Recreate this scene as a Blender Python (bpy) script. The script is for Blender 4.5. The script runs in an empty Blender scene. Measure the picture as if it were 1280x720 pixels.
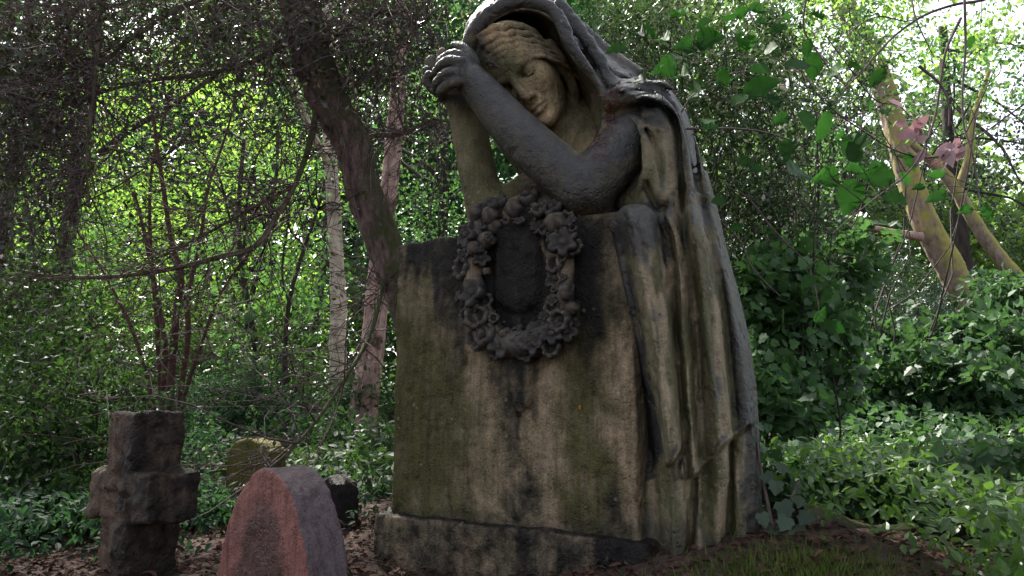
import bpy, math, random
import numpy as np
from mathutils import Vector, Matrix

SC = bpy.context.scene
COL = SC.collection
random.seed(7)
RNG = np.random.default_rng(11)
PI = math.pi

# ------------------------------------------------------------------ camera
CAM_H = 0.47
PITCH = math.radians(9.2)
FPX = 869.0                       # focal length in pixels of a 1280 wide picture
K = 0.7                           # size of the monument
CAM = np.array([0, 0, CAM_H])
FWD = np.array([0, math.cos(PITCH), math.sin(PITCH)])
UPV = np.array([0, -math.sin(PITCH), math.cos(PITCH)])

cam_d = bpy.data.cameras.new('camera')
cam = bpy.data.objects.new('camera', cam_d)
COL.objects.link(cam)
cam.location = CAM
cam.rotation_euler = (PI / 2 + PITCH, 0, 0)
cam_d.sensor_width = 36
cam_d.lens = 36 * FPX / 1280
cam_d.clip_start = 0.02
cam_d.clip_end = 2000
SC.camera = cam


def P(px, py, Y):
    """world point seen at a photo pixel, Y metres away along the view's ground axis"""
    d = FWD + np.array([(px - 640) / FPX, 0, 0]) + UPV * ((360 - py) / FPX)
    return CAM + d * (Y / d[1])


def S(px, py, y3):
    return P(px, py, y3 * K)


def proj(v):
    q = v - CAM
    zc = q @ FWD
    return 640 + FPX * q[..., 0] / zc, 360 - FPX * (q @ UPV) / zc


# ------------------------------------------------------------------ objects
def link(name, me, mat=None, parent=None):
    o = bpy.data.objects.new(name, me)
    COL.objects.link(o)
    if mat is not None and me is not None and not me.materials:
        me.materials.append(mat)
    if parent is not None:
        o.parent = parent
    return o


def empty(name, loc=(0, 0, 0), rz=0.0):
    o = bpy.data.objects.new(name, None)
    COL.objects.link(o)
    o.location = loc
    o.rotation_euler = (0, 0, rz)
    o.empty_display_size = 0.1
    return o


def tag(o, label=None, cat=None, group=None, kind=None):
    if label: o['label'] = label
    if cat: o['category'] = cat
    if group: o['group'] = group
    if kind: o['kind'] = kind
    return o


def mesh_np(name, V, F, smooth=True, attrs=None, face_attr=None):
    """V (n,3); F (m,k) constant-k faces or list of such arrays"""
    me = bpy.data.meshes.new(name)
    Fs = F if isinstance(F, list) else [F]
    Fs = [f for f in Fs if len(f)]
    V = np.asarray(V, dtype=np.float32)
    me.vertices.add(len(V))
    me.vertices.foreach_set('co', V.ravel())
    loops = np.concatenate([f.ravel() for f in Fs]).astype(np.int32)
    tot = np.concatenate([np.full(len(f), f.shape[1]) for f in Fs]).astype(np.int32)
    start = np.concatenate([[0], np.cumsum(tot)[:-1]]).astype(np.int32)
    me.loops.add(len(loops))
    me.loops.foreach_set('vertex_index', loops)
    me.polygons.add(len(tot))
    me.polygons.foreach_set('loop_start', start)
    me.polygons.foreach_set('loop_total', tot)
    me.polygons.foreach_set('use_smooth', np.full(len(tot), smooth, dtype=bool))
    for n, a in (attrs or {}).items():
        at = me.attributes.new(n, 'FLOAT', 'POINT')
        at.data.foreach_set('value', np.asarray(a, dtype=np.float32))
    for n, a in (face_attr or {}).items():
        at = me.attributes.new(n, 'FLOAT', 'FACE')
        at.data.foreach_set('value', np.asarray(a, dtype=np.float32))
    me.update(calc_edges=True)
    return me


# ------------------------------------------------------------------ implicit surfaces
def smin(a, b, k):
    if k <= 0: return np.minimum(a, b)
    h = np.maximum(k - np.abs(a - b), 0) / k
    return np.minimum(a, b) - h * h * k * 0.25


class Field:
    def __init__(s, lo, hi, vox):
        s.lo = np.asarray(lo, float); s.vox = vox
        s.n = np.ceil((np.asarray(hi) - s.lo) / vox).astype(int) + 1
        s.ax = [(s.lo[i] + vox * np.arange(s.n[i])).astype(np.float32) for i in range(3)]
        s.f = np.full(tuple(s.n), 0.3, dtype=np.float32)

    def box(s, lo, hi):
        a = np.clip(np.floor((np.asarray(lo) - s.lo) / s.vox).astype(int), 0, s.n)
        b = np.clip(np.ceil((np.asarray(hi) - s.lo) / s.vox).astype(int) + 1, 0, s.n)
        if np.any(b <= a): return None
        sl = tuple(slice(a[i], b[i]) for i in range(3))
        X, Y, Z = np.meshgrid(*[s.ax[i][sl[i]] for i in range(3)], indexing='ij', sparse=True)
        return sl, X, Y, Z

    def op(s, sl, d, k, mode):
        g = s.f[sl]
        if mode == '+': s.f[sl] = smin(g, d, k)
        elif mode == '-': s.f[sl] = -smin(-g, d, k)
        elif mode == '&': s.f[sl] = -smin(-g, -d, k)

    def tube(s, pts, k=0.02, mode='+', squash=1.0, grow=0.0):
        """pts: [(px,py,y3,rpx)]: a chain of round cones given at photo pixels"""
        q = [(S(x, y, z), r * z * K / FPX + grow) for x, y, z, r in pts]
        s.chain(q, k, mode, squash)

    def chain(s, q, k=0.02, mode='+', squash=1.0):
        A = np.array([p for p, r in q]); R = max(r for p, r in q) + k + 3 * s.vox
        m = np.array([R, R * max(1, 1 / squash), R])
        t = s.box(A.min(0) - m, A.max(0) + m)
        if t is None: return
        sl, X, Y, Z = t
        d = None
        if len(q) == 1:
            q = [q[0], (q[0][0] + np.array([0, 0, 1e-4]), q[0][1])]
        for (a, ra), (b, rb) in zip(q[:-1], q[1:]):
            ba = b - a
            sq = squash
            L = ba[0] ** 2 + (ba[1] * sq) ** 2 + ba[2] ** 2 + 1e-12
            x, y, z = X - a[0], (Y - a[1]) * sq, Z - a[2]
            h = np.clip((x * ba[0] + y * ba[1] * sq + z * ba[2]) / L, 0, 1)
            e = np.sqrt((x - ba[0] * h) ** 2 + (y - ba[1] * sq * h) ** 2 + (z - ba[2] * h) ** 2) - (ra + (rb - ra) * h)
            d = e if d is None else np.minimum(d, e)
        s.op(sl, d.astype(np.float32), k, mode)

    def ell(s, c, M, r, k=0.02, mode='+'):
        """ellipsoid: centre c, rows of M its axes, radii r"""
        R = max(r) + k + 3 * s.vox
        t = s.box(c - R, c + R)
        if t is None: return
        sl, X, Y, Z = t
        x, y, z = X - c[0], Y - c[1], Z - c[2]
        L = [x * M[i][0] + y * M[i][1] + z * M[i][2] for i in range(3)]
        k0 = np.sqrt(sum((L[i] / r[i]) ** 2 for i in range(3)))
        k1 = np.sqrt(sum((L[i] / r[i] ** 2) ** 2 for i in range(3))) + 1e-9
        s.op(sl, (k0 * (k0 - 1) / k1).astype(np.float32), k, mode)

    def pixels(s):
        X, Y, Z = np.meshgrid(*s.ax, indexing='ij', sparse=True)
        y, z = Y - CAM[1], Z - CAM[2]
        zc = y * FWD[1] + z * FWD[2]
        return 640 + FPX * X / zc, 360 - FPX * (y * UPV[1] + z * UPV[2]) / zc, zc, Y

    def mesh(s, name, attrs=None, smooth_it=1):
        f = s.f; sg = f < 0
        c = np.zeros(tuple(s.n - 1), dtype=np.int8)
        offs = [(i, j, k) for i in (0, 1) for j in (0, 1) for k in (0, 1)]
        n = s.n
        for i, j, k in offs:
            c += sg[i:n[0] - 1 + i, j:n[1] - 1 + j, k:n[2] - 1 + k]
        act = np.argwhere((c > 0) & (c < 8))
        idx = np.full(tuple(s.n - 1), -1, dtype=np.int32)
        idx[tuple(act.T)] = np.arange(len(act))
        val = {o: f[act[:, 0] + o[0], act[:, 1] + o[1], act[:, 2] + o[2]] for o in offs}
        acc = np.zeros((len(act), 3)); cnt = np.zeros(len(act))
        for o in offs:
            for ax in range(3):
                if o[ax]: continue
                p = list(o); p[ax] = 1; p = tuple(p)
                a, b = val[o], val[p]
                m = (a < 0) != (b < 0)
                t = np.where(m, a / np.where(m, a - b, 1), 0)
                pos = np.tile(np.array(o, float), (len(act), 1)); pos[:, ax] = t
                acc += pos * m[:, None]; cnt += m
        V = s.lo + (act + acc / cnt[:, None]) * s.vox
        quads = []
        for ax in range(3):
            u, w = (ax + 1) % 3, (ax + 2) % 3
            sl0 = [slice(None)] * 3; sl1 = [slice(None)] * 3
            sl0[ax] = slice(0, n[ax] - 1); sl1[ax] = slice(1, n[ax])
            a = sg[tuple(sl0)]; b = sg[tuple(sl1)]
            e = np.argwhere(a != b)
            e = e[(e[:, u] > 0) & (e[:, w] > 0) & (e[:, u] < n[u] - 1) & (e[:, w] < n[w] - 1)]
            ins = a[tuple(e.T)]
            def cell(du, dw):
                q = e.copy(); q[:, u] -= du; q[:, w] -= dw
                return idx[tuple(q.T)]
            Q = np.stack([cell(1, 1), cell(0, 1), cell(0, 0), cell(1, 0)], 1)
            Q[~ins] = Q[~ins][:, ::-1]
            quads.append(Q)
        F = np.concatenate(quads)
        F = F[(F >= 0).all(1)]
        for _ in range(smooth_it):       # a light Laplacian pass
            acc = np.zeros_like(V); cn = np.zeros(len(V))
            for i in range(4):
                a, b = F[:, i], F[:, (i + 1) % 4]
                for d in range(3):
                    acc[:, d] += np.bincount(a, V[b, d], len(V)) + np.bincount(b, V[a, d], len(V))
                cn += np.bincount(a, minlength=len(V)) + np.bincount(b, minlength=len(V))
            V = V * 0.45 + 0.55 * acc / np.maximum(cn, 1)[:, None]
        N = normals(V, F)
        return V, F, N


def normals(V, F):
    n = np.cross(V[F[:, 2]] - V[F[:, 0]], V[F[:, 3 if F.shape[1] > 3 else 1]] - V[F[:, 1 if F.shape[1] > 3 else 0]])
    N = np.zeros_like(V)
    for i in range(F.shape[1]):
        for d in range(3):
            N[:, d] += np.bincount(F[:, i], n[:, d], len(V))
    return N / (np.linalg.norm(N, axis=1, keepdims=True) + 1e-12)


def poly_img(pts, x0, y0, x1, y1):
    """signed distance (px, negative inside) to a polygon, sampled per pixel"""
    X, Y = np.meshgrid(np.arange(x0, x1 + 1), np.arange(y0, y1 + 1), indexing='ij')
    d = np.full(X.shape, 1e9); ins = np.zeros(X.shape, bool)
    n = len(pts)
    for i in range(n):
        ax, ay = pts[i]; bx, by = pts[(i + 1) % n]
        ex, ey = bx - ax, by - ay
        t = np.clip(((X - ax) * ex + (Y - ay) * ey) / (ex * ex + ey * ey + 1e-9), 0, 1)
        d = np.minimum(d, np.hypot(X - ax - ex * t, Y - ay - ey * t))
        c = ((ay <= Y) != (by <= Y)) & (X < ex * (Y - ay) / (ey + 1e-12) + ax)
        ins ^= c
    return np.where(ins, -d, d)


def poly_at(pts, px, py, pad=60):
    a = np.array(pts)
    x0, y0 = np.floor(a.min(0) - pad).astype(int); x1, y1 = np.ceil(a.max(0) + pad).astype(int)
    img = poly_img(pts, x0, y0, x1, y1).astype(np.float32)
    u = np.clip(px - x0, 0, x1 - x0 - 1.001); v = np.clip(py - y0, 0, y1 - y0 - 1.001)
    i = u.astype(np.int32); j = v.astype(np.int32)
    fu = u - i; fv = v - j
    return (img[i, j] * (1 - fu) + img[i + 1, j] * fu) * (1 - fv) + (img[i, j + 1] * (1 - fu) + img[i + 1, j + 1] * fu) * fv


def round_poly(pts, it=2):
    """Chaikin corner cutting"""
    p = [tuple(map(float, q)) for q in pts]
    for _ in range(it):
        o = []
        for i in range(len(p)):
            a, b = p[i], p[(i + 1) % len(p)]
            o += [tuple(a[j] * .75 + b[j] * .25 for j in range(len(a))), tuple(a[j] * .25 + b[j] * .75 for j in range(len(a)))]
        p = o
    return p


def spline(pts, n=6):
    """Catmull-Rom through tuples"""
    A = np.array(pts, float)
    if len(A) < 3: 
        t = np.linspace(0, 1, n + 1)[:, None]
        return [tuple(r) for r in A[0] * (1 - t) + A[1] * t]
    E = np.vstack([2 * A[0] - A[1], A, 2 * A[-1] - A[-2]])
    out = []
    for i in range(1, len(E) - 2):
        for k in range(n):
            t = k / n
            a, b, c, d = E[i - 1], E[i], E[i + 1], E[i + 2]
            out.append(tuple(0.5 * (2 * b + (c - a) * t + (2 * a - 5 * b + 4 * c - d) * t * t + (3 * b - a - 3 * c + d) * t ** 3)))
    out.append(tuple(A[-1]))
    return out


def vnoise(p, scale, seed=0):
    """cheap value noise at points p (n,3), 0..1"""
    q = np.asarray(p) * scale + seed * 17.13
    i = np.floor(q).astype(np.int64); f = q - i
    f = f * f * (3 - 2 * f)
    def h(a):
        n = a[..., 0] * 374761393 + a[..., 1] * 668265263 + a[..., 2] * 2147483647 + seed * 974711
        n = (n ^ (n >> 13)) * 1274126177
        return ((n ^ (n >> 16)) & 0xffff) / 65535.0
    r = 0
    for dx in (0, 1):
        for dy in (0, 1):
            for dz in (0, 1):
                w = (f[..., 0] if dx else 1 - f[..., 0]) * (f[..., 1] if dy else 1 - f[..., 1]) * (f[..., 2] if dz else 1 - f[..., 2])
                r = r + w * h(i + np.array([dx, dy, dz]))
    return r


def fbm(p, scale, seed=0, o=4):
    r = 0; a = 0.5
    for k in range(o):
        r = r + a * vnoise(p, scale * 2 ** k, seed + k); a *= 0.5
    return r / (1 - 0.5 ** o)


def sstep(a, b, x):
    t = np.clip((x - a) / (b - a), 0, 1)
    return t * t * (3 - 2 * t)
# ------------------------------------------------------------------ materials
class NT:
    def __init__(s, name):
        s.m = bpy.data.materials.new(name); s.m.use_nodes = True
        s.t = s.m.node_tree; s.t.nodes.clear()
        s.out = s.t.nodes.new('ShaderNodeOutputMaterial')
    def n(s, typ, **kw):
        nd = s.t.nodes.new('ShaderNode' + typ)
        for k, v in kw.items():
            if k.startswith('i_'):
                key = k[2:]
                nd.inputs[int(key) if key.isdigit() else key.replace('_', ' ')].default_value = v
            else: setattr(nd, k, v)
        return nd
    def l(s, a, b): s.t.links.new(a, b)
    def coord(s, kind='Object'): return s.n('TexCoord').outputs[kind]
    def noise(s, vec, scale, detail=5, rough=0.6):
        nd = s.n('TexNoise', i_Scale=scale, i_Detail=detail, i_Roughness=rough)
        s.l(vec, nd.inputs['Vector']); return nd.outputs['Fac']
    def attr(s, name): return s.n('Attribute', attribute_name=name).outputs['Fac']
    def ramp(s, fac, stops):
        r = s.n('ValToRGB'); e = r.color_ramp.elements
        while len(e) < len(stops): e.new(0.5)
        for el, (p, c) in zip(e, stops):
            el.position = p; el.color = (*c, 1) if len(c) == 3 else c
        s.l(fac, r.inputs['Fac']); return r.outputs['Color']
    def mix(s, fac, a, b, blend='MIX'):
        m = s.n('Mix', data_type='RGBA', blend_type=blend)
        for sock, v in ((m.inputs[0], fac), (m.inputs[6], a), (m.inputs[7], b)):
            if isinstance(v, (int, float)): sock.default_value = v
            elif isinstance(v, tuple): sock.default_value = (*v, 1)
            else: s.l(v, sock)
        return m.outputs[2]
    def math(s, op, a, b=0.0, c=None, clamp=False):
        m = s.n('Math', operation=op, use_clamp=clamp)
        for i, v in enumerate((a, b) if c is None else (a, b, c)):
            if isinstance(v, (int, float)): m.inputs[i].default_value = v
            else: s.l(v, m.inputs[i])
        return m.outputs[0]
    def sstep(s, x, a, b):
        m = s.n('MapRange', interpolation_type='SMOOTHSTEP', i_From_Min=a, i_From_Max=b)
        s.l(x, m.inputs['Value']); return m.outputs['Result']
    def bump(s, h, strength, dist, prev=None):
        b = s.n('Bump', i_Strength=strength, i_Distance=dist)
        s.l(h, b.inputs['Height'])
        if prev is not None: s.l(prev, b.inputs['Normal'])
        return b.outputs['Normal']
    def pbsdf(s, col, rough=0.8, spec=0.3, normal=None, **kw):
        b = s.n('BsdfPrincipled')
        for key, v in (('Base Color', col), ('Roughness', rough), ('Specular IOR Level', spec)):
            if isinstance(v, tuple): b.inputs[key].default_value = (*v, 1)
            elif isinstance(v, (int, float)): b.inputs[key].default_value = v
            else: s.l(v, b.inputs[key])
        if normal is not None: s.l(normal, b.inputs['Normal'])
        s.l(b.outputs[0], s.out.inputs['Surface'])
        return b


def mat_stone(name, buff, olive, soot_shade, scale=1.0, pit=0.5, rough=0.8, spec=.2, streak=1.0):
    """weathered stone; point attributes soot / moss / pale say where each growth, crust or painted light and shade lies"""
    t = NT(name); v = t.coord()
    n1 = t.noise(v, 9 * scale, 6); n2 = t.noise(v, 38 * scale, 6, 0.7); n3 = t.noise(v, 160 * scale, 4, 0.7)
    base = t.mix(t.sstep(n2, 0.3, 0.72), buff, tuple(c * 0.62 for c in buff))
    base = t.mix(t.math('MULTIPLY', t.attr('pale'), t.sstep(n2, 0.25, 0.6)), base, (buff[0] * 1.85, buff[1] * 1.68, buff[2] * 1.7))
    mo = t.sstep(t.math('ADD', t.attr('moss'), t.math('MULTIPLY', t.math('SUBTRACT', n1, 0.5), 1.3)), 0.15, 1.0)
    base = t.mix(mo, base, t.mix(n2, olive, tuple(c * 0.55 for c in olive)))
    so = t.sstep(t.math('ADD', t.attr('soot_shade'), t.math('MULTIPLY', t.math('SUBTRACT', t.math('ADD', t.math('MULTIPLY', n1, .5), t.math('MULTIPLY', n2, .5)), 0.5), 1.5)), 0.12, 1.0)
    base = t.mix(so, base, t.mix(n3, soot_shade, tuple(c * 0.5 for c in soot_shade)))
    mp = t.n('Mapping'); t.l(v, mp.inputs['Vector']); mp.inputs['Scale'].default_value = (1, 1, .12)
    st = t.noise(mp.outputs[0], 48 * scale, 5, .65)
    base = t.mix(streak, base, t.ramp(st, [(.30, (.55, .53, .50)), (.52, (1, 1, 1)), (.70, (1.25, 1.22, 1.15))]), 'MULTIPLY')
    base = t.mix(1.0, base, t.ramp(n3, [(.32, (.64, .63, .61)), (.5, (1, 1, 1)), (.68, (1.32, 1.31, 1.28))]), 'MULTIPLY')
    n4 = t.noise(v, 420 * scale, 2, .6)
    base = t.mix(t.math('MULTIPLY', t.sstep(n4, .68, .74), .55), base, tuple(min(1, c * 1.8) for c in buff))
    lic = t.n('TexVoronoi', i_Scale=30 * scale, i_Randomness=1.0); t.l(v, lic.inputs['Vector'])
    lf = t.math('MULTIPLY', t.sstep(lic.outputs['Distance'], .22, .12), t.sstep(n1, .55, .62))
    base = t.mix(t.math('MULTIPLY', lf, .35), base, (buff[0] * 1.5, buff[1] * 1.6, buff[2] * 1.6))
    vo = t.n('TexVoronoi', i_Scale=70 * scale); t.l(v, vo.inputs['Vector'])
    pits = t.sstep(vo.outputs['Distance'], 0.0, 0.4)
    h = t.math('ADD', t.math('MULTIPLY', pits, t.math('MULTIPLY', t.sstep(n1, 0.4, 0.62), 1.1)), t.math('MULTIPLY', n2, 1.8))
    h = t.math('ADD', h, t.math('MULTIPLY', n3, 0.9))
    h = t.math('ADD', h, t.math('MULTIPLY', n4, 0.35))
    t.pbsdf(base, t.math('SUBTRACT', rough, t.math('MULTIPLY', so, 0.28)), spec, t.bump(h, min(1, pit * 1.6), 0.008))
    return t.m
# ------------------------------------------------------------------ the monument
M_STONE = mat_stone('weathered_stone', (0.200, 0.162, 0.110), (0.082, 0.076, 0.028), (0.011, 0.010, 0.010))
M_CLOAK = mat_stone('carved_stone', (0.205, 0.162, 0.094), (0.084, 0.078, 0.024), (0.014, 0.0135, 0.016), pit=0.35, spec=.55, rough=.7)
M_ROBE = mat_stone('robe_stone', (0.195, 0.158, 0.100), (0.080, 0.075, 0.026), (0.014, 0.0135, 0.016), pit=0.35, spec=.55, rough=.7, streak=.3)
M_WREATH = mat_stone('sooty_stone', (0.17, 0.13, 0.09), (0.05, 0.045, 0.022), (0.018, 0.017, 0.018), pit=0.28, spec=.45)

mon = empty('stone_monument', S(700, 690, 3.2) * np.array([1, 1, 0]))
MLOC = np.array(mon.location)
tag(mon, 'weathered stone monument of a hooded mourner leaning on a block hung with a wreath', 'monument')


def stone_obj(name, fld, mask, mat, parent, sm=1, worn_=1.0):
    V, F, N = fld.mesh(name, smooth_it=sm)
    soot_shade, moss, pale = mask(V, N)
    er = fbm(V, 55, 21, 3); V = V + worn_ * N * ((er - .5) * .0055 - .006 * sstep(.62, .72, fbm(V, 34, 23, 2)))[:, None]     # eroded skin of the stone
    me = mesh_np(name, V - MLOC, F, True, {'soot_shade': soot_shade, 'moss': moss, 'pale': pale})
    return link(name, me, mat, parent)


def local_box(fld, c, M, half, rnd, k=0.0, mode='+', wob=None):
    X, Y, Z = np.meshgrid(*fld.ax, indexing='ij', sparse=True)
    x, y, z = X - c[0], Y - c[1], Z - c[2]
    q = [np.abs(x * M[i][0] + y * M[i][1] + z * M[i][2]) - (half[i] - rnd) for i in range(3)]
    d = np.sqrt(sum(np.maximum(a, 0) ** 2 for a in q)) + np.minimum(np.maximum(np.maximum(q[0], q[1]), q[2]), 0) - rnd
    if wob is not None: d = d + wob
    fld.op((slice(None),) * 3, d.astype(np.float32), k, mode)


# -- pedestal block and its base step, turned so that the right end is nearer
TH = math.radians(32)
EX = np.array([math.cos(TH), -math.sin(TH), 0]); EN = np.array([-math.sin(TH), -math.cos(TH), 0]); EZ = np.array([0, 0, 1.0])
BR = S(797, 640, 2.80)            # right front edge
BL = S(488, 640, 3.49)
W = np.linalg.norm((BR - BL)[:2])
z_top = S(492, 305, 3.49)[2]; z_bot = S(488, 640, 3.49)[2]
DEP = 0.62 * K
bc = (BR + BL) / 2 - EN * DEP / 2; bc[2] = (z_top + z_bot) / 2 - 0.05


def worn(fld, amp, sc, seed):
    n = fld.n
    X, Y, Z = np.meshgrid(*fld.ax, indexing='ij')
    p = np.stack([X, Y, Z], -1).reshape(-1, 3)
    return ((fbm(p, sc, seed, 3) - 0.5) * amp).reshape(tuple(n)).astype(np.float32)


blk = Field(bc - np.array([.62, .55, .58]), bc + np.array([.62, .55, .58]), 0.008)
local_box(blk, bc, [EX, EN, EZ], [W / 2, DEP / 2, (z_top - z_bot) / 2 + 0.05], 0.014, wob=worn(blk, 0.014, 9, 3))
# a shallow worn moulding under the wreath: the tails of its ribbon
for pts in ([(640, 430, 3.10, 10), (646, 480, 3.095, 11), (650, 512, 3.09, 8)], [(658, 430, 3.06, 9), (661, 470, 3.05, 9), (660, 505, 3.05, 5)]):
    blk.tube(pts, 0.012)
for q0, q1, r_ in ((630, 670, 12), (640, 660, 14)):
    for xx in (q0, (q0 + q1) / 2, q1):
        yy = (2.80 + (797 - xx) / 309 * .69)
        blk.tube([(xx, 268, yy - .022, r_), (xx, 380 - abs(xx - 650) * .4, yy - .022, r_)], .006)


def face_px(V):
    return proj(V)


def mask_block(V, N):
    px, py = proj(V)
    n = fbm(V, 14, 5); nb = fbm(V * np.array([1, 1, .25]), 22, 9)
    ns = fbm(V * np.array([1, 1, .12]), 30, 12); w = (n - .5) * 50 + (ns - .5) * 40
    def poly(p, soft=22):
        soft = soft * 1.7 + 6
        return sstep(soft, -soft, poly_at(p, px + w, py + (n - .5) * 60 + (ns - .5) * 160, 160))
    soot_shade = poly([(480, 280), (600, 260), (606, 380), (588, 470), (568, 462), (545, 380), (500, 350), (480, 350)])
    soot_shade = np.maximum(soot_shade, poly([(560, 240), (770, 230), (772, 400), (752, 500), (732, 470), (715, 400), (700, 450), (672, 440), (668, 520), (655, 660), (640, 660), (628, 520), (610, 440), (570, 400)]))
    soot_shade = np.maximum(soot_shade, .85 * poly([(630, 500), (672, 500), (668, 700), (640, 700)], 12))
    soot_shade = np.maximum(soot_shade, .8 * poly([(735, 620), (800, 600), (800, 720), (735, 720)]))
    soot_shade = np.maximum(soot_shade, 0.9 * poly([(620, 270), (684, 270), (682, 395), (622, 395)], 6))
    soot_shade = np.maximum(soot_shade, sstep(.6, .95, N[:, 2]))
    soot_shade = np.maximum(soot_shade, .55 * sstep(615, 655, py + w * .5))
    moss = .12 + .35 * ns + .55 * poly([(470, 330), (560, 440), (580, 640), (470, 660)], 30) + .55 * poly([(712, 380), (757, 380), (757, 700), (712, 700)], 14) + .1 + .25 * sstep(.4, .9, -N[:, 0])
    pale = poly([(597, 430), (640, 450), (632, 660), (600, 660)], 14) + poly([(667, 440), (712, 420), (712, 690), (668, 690)], 12) + poly([(760, 430), (800, 430), (800, 640), (764, 640)], 10) + poly([(648, 525), (662, 525), (662, 570), (648, 570)], 8)
    pale = np.maximum(pale, .25 * nb) * (1 - .35 * sstep(.4, .75, nb))
    soot_shade = np.clip(soot_shade * (1 - .75 * poly([(648, 522), (664, 522), (664, 575), (648, 575)], 7)), 0, 1)
    soot_shade = soot_shade * (1 - .7 * poly([(681, 282), (689, 280), (689, 398), (680, 398)], 1))
    return soot_shade, moss, np.clip(pale, 0, 1)


stone_obj('pedestal_block', blk, mask_block, M_STONE, mon)

LEDGE = 0.035
sc_ = bc.copy(); sh = (z_bot + 0.14) / 2; sc_[2] = z_bot - sh
stp = Field(sc_ - np.array([.7, .6, sh + .06]), sc_ + np.array([.7, .6, sh + .06]), 0.008)
local_box(stp, sc_, [EX, EN, EZ], [W / 2 + LEDGE, DEP / 2 + LEDGE, sh], 0.012, wob=worn(stp, 0.02, 9, 8))


def mask_step(V, N):
    px, py = proj(V)
    n = fbm(V, 12, 4)
    soot_shade = .62 + (n - .5) * 1.1
    soot_shade = np.maximum(soot_shade, .9 * sstep(.5, .9, N[:, 2]))
    soot_shade = np.maximum(soot_shade, sstep(20, -15, poly_at([(738, 640), (820, 630), (820, 760), (738, 760)], px, py, 120)))
    soot_shade = np.maximum(soot_shade, .9 * sstep(20, -15, poly_at([(640, 640), (668, 640), (668, 760), (640, 760)], px, py, 120)))
    return soot_shade, .35 * fbm(V, 20, 6), sstep(.5, .75, fbm(V, 16, 2))


stone_obj('base_step', stp, mask_step, M_STONE, mon)

# -- the mourner: head, hands and arms in one continuous body
HS = 152 * 3.3 * K / FPX          # head height
yaw, pit_, rol = math.radians(30), math.radians(16), math.radians(34)
f_ = np.array([-math.sin(yaw), -math.cos(yaw), 0]); u_ = np.array([math.cos(yaw), -math.sin(yaw), 0]); w_ = np.array([0, 0, 1.0])
f2 = f_ * math.cos(pit_) - w_ * math.sin(pit_); w2 = w_ * math.cos(pit_) + f_ * math.sin(pit_)
RY = np.array([[math.cos(rol), 0, -math.sin(rol)], [0, 1, 0], [math.sin(rol), 0, math.cos(rol)]])
HU, HF, HW = RY @ u_, RY @ f2, RY @ w2
HM = np.array([HU, HF, HW])
HC = S(652, 98, 3.36) - HF * 0.13 * HS


def H(u, f, w): return HC + (HU * u + HF * f + HW * w) * HS


body = Field(S(520, 300, 3.0) * np.array([1, 0, 1]) + np.array([-.02, 2.78 * K, -.03]),
             S(850, -20, 3.6) * np.array([1, 0, 1]) + np.array([0, 3.75 * K, .02]), 0.0042)
b = body


def hell(u, f, w, ru, rf, rw, k=0.04, mode='+', tilt=0.0):
    M = HM
    if tilt:
        c, s_ = math.cos(tilt), math.sin(tilt)
        M = np.array([HU * c + HW * s_, HF, HW * c - HU * s_])
    b.ell(H(u, f, w), M, [ru * HS, rf * HS, rw * HS], k * HS, mode)


def htube(pts, k=0.03, mode='+'):
    b.chain([(H(u, f, w), r * HS) for u, f, w, r in pts], k * HS, mode)


hell(0, -.04, .15, .335, .42, .40, .02)                    # skull
hell(0, .10, -.12, .27, .29, .37, .10)                     # face
hell(0, .19, -.36, .15, .17, .13, .08)                     # jaw
hell(0, .315, -.425, .085, .085, .07, .05)                 # chin
for sg in (-1, 1):
    hell(sg * .165, .235, -.11, .10, .10, .10, .08)        # cheekbone
    hell(sg * .14, .345, .0, .095, .075, .058, .035, '-')  # eye socket
    hell(sg * .135, .262, -.008, .082, .085, .058, .012)   # eyeball under a lowered lid
    htube([(sg * .045, .385, .058, .018), (sg * .12, .375, .085, .022), (sg * .215, .30, .06, .018)], .045)   # brow
    htube([(sg * .065, .335, -.03, .006), (sg * .135, .352, -.042, .009), (sg * .205, .30, -.028, .006)], .008)   # lid edge
    htube([(sg * .07, .322, -.062, .005), (sg * .14, .335, -.075, .007), (sg * .2, .29, -.06, .005)], .01, '-')
    hell(sg * .048, .405, -.185, .034, .045, .03, .02)     # nostril wing
    htube([(sg * .085, .385, -.17, .008), (sg * .115, .345, -.26, .008)], .03, '-')
hell(0, .28, .16, .23, .13, .12, .06)                      # forehead
htube([(0, .385, .05, .030), (0, .435, -.06, .034), (0, .475, -.15, .040)], .03)          # nose
hell(0, .455, -.165, .046, .05, .038, .02)
htube([(-.085, .345, -.288, .012), (-.03, .39, -.272, .02), (0, .392, -.278, .018), (.03, .39, -.272, .02), (.085, .345, -.288, .012)], .02)
htube([(-.07, .35, -.318, .012), (0, .39, -.328, .026), (.07, .35, -.318, .012)], .02)
htube([(-.095, .355, -.300, .006), (0, .425, -.301, .007), (.095, .355, -.300, .006)], .01, '-')
hell(0, .395, -.375, .06, .03, .016, .03, '-')
# hair: waves swept from a middle parting round the temples
for sg in (-1, 1):
    for i, (w0, r) in enumerate(((.50, .036), (.43, .034), (.365, .030), (.312, .028), (.264, .026), (.222, .022))):
        pts = []
        for t in np.linspace(0, 1, 19):
            a = t * 1.75
            wob = .012 * math.sin(t * 30 + i * .9) * min(1, t * 5)
            R_ = .405 if i > 0 else .38
            pts.append((sg * math.sin(a) * (.318 + .010 * i), math.cos(a) * (R_ - .004 * i) + .010 * math.cos(t * 27 + i), w0 - .02 - (.30 + .05 * i) * t ** 1.5 + wob, r * (1.0 - .2 * t)))
        htube(pts, .012)
    htube([(sg * .355, .02, .06, .05), (sg * .34, .0, -.10, .055), (sg * .30, -.03, -.26, .05), (sg * .26, -.02, -.40, .045)], .02)   # lock by the neck
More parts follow.
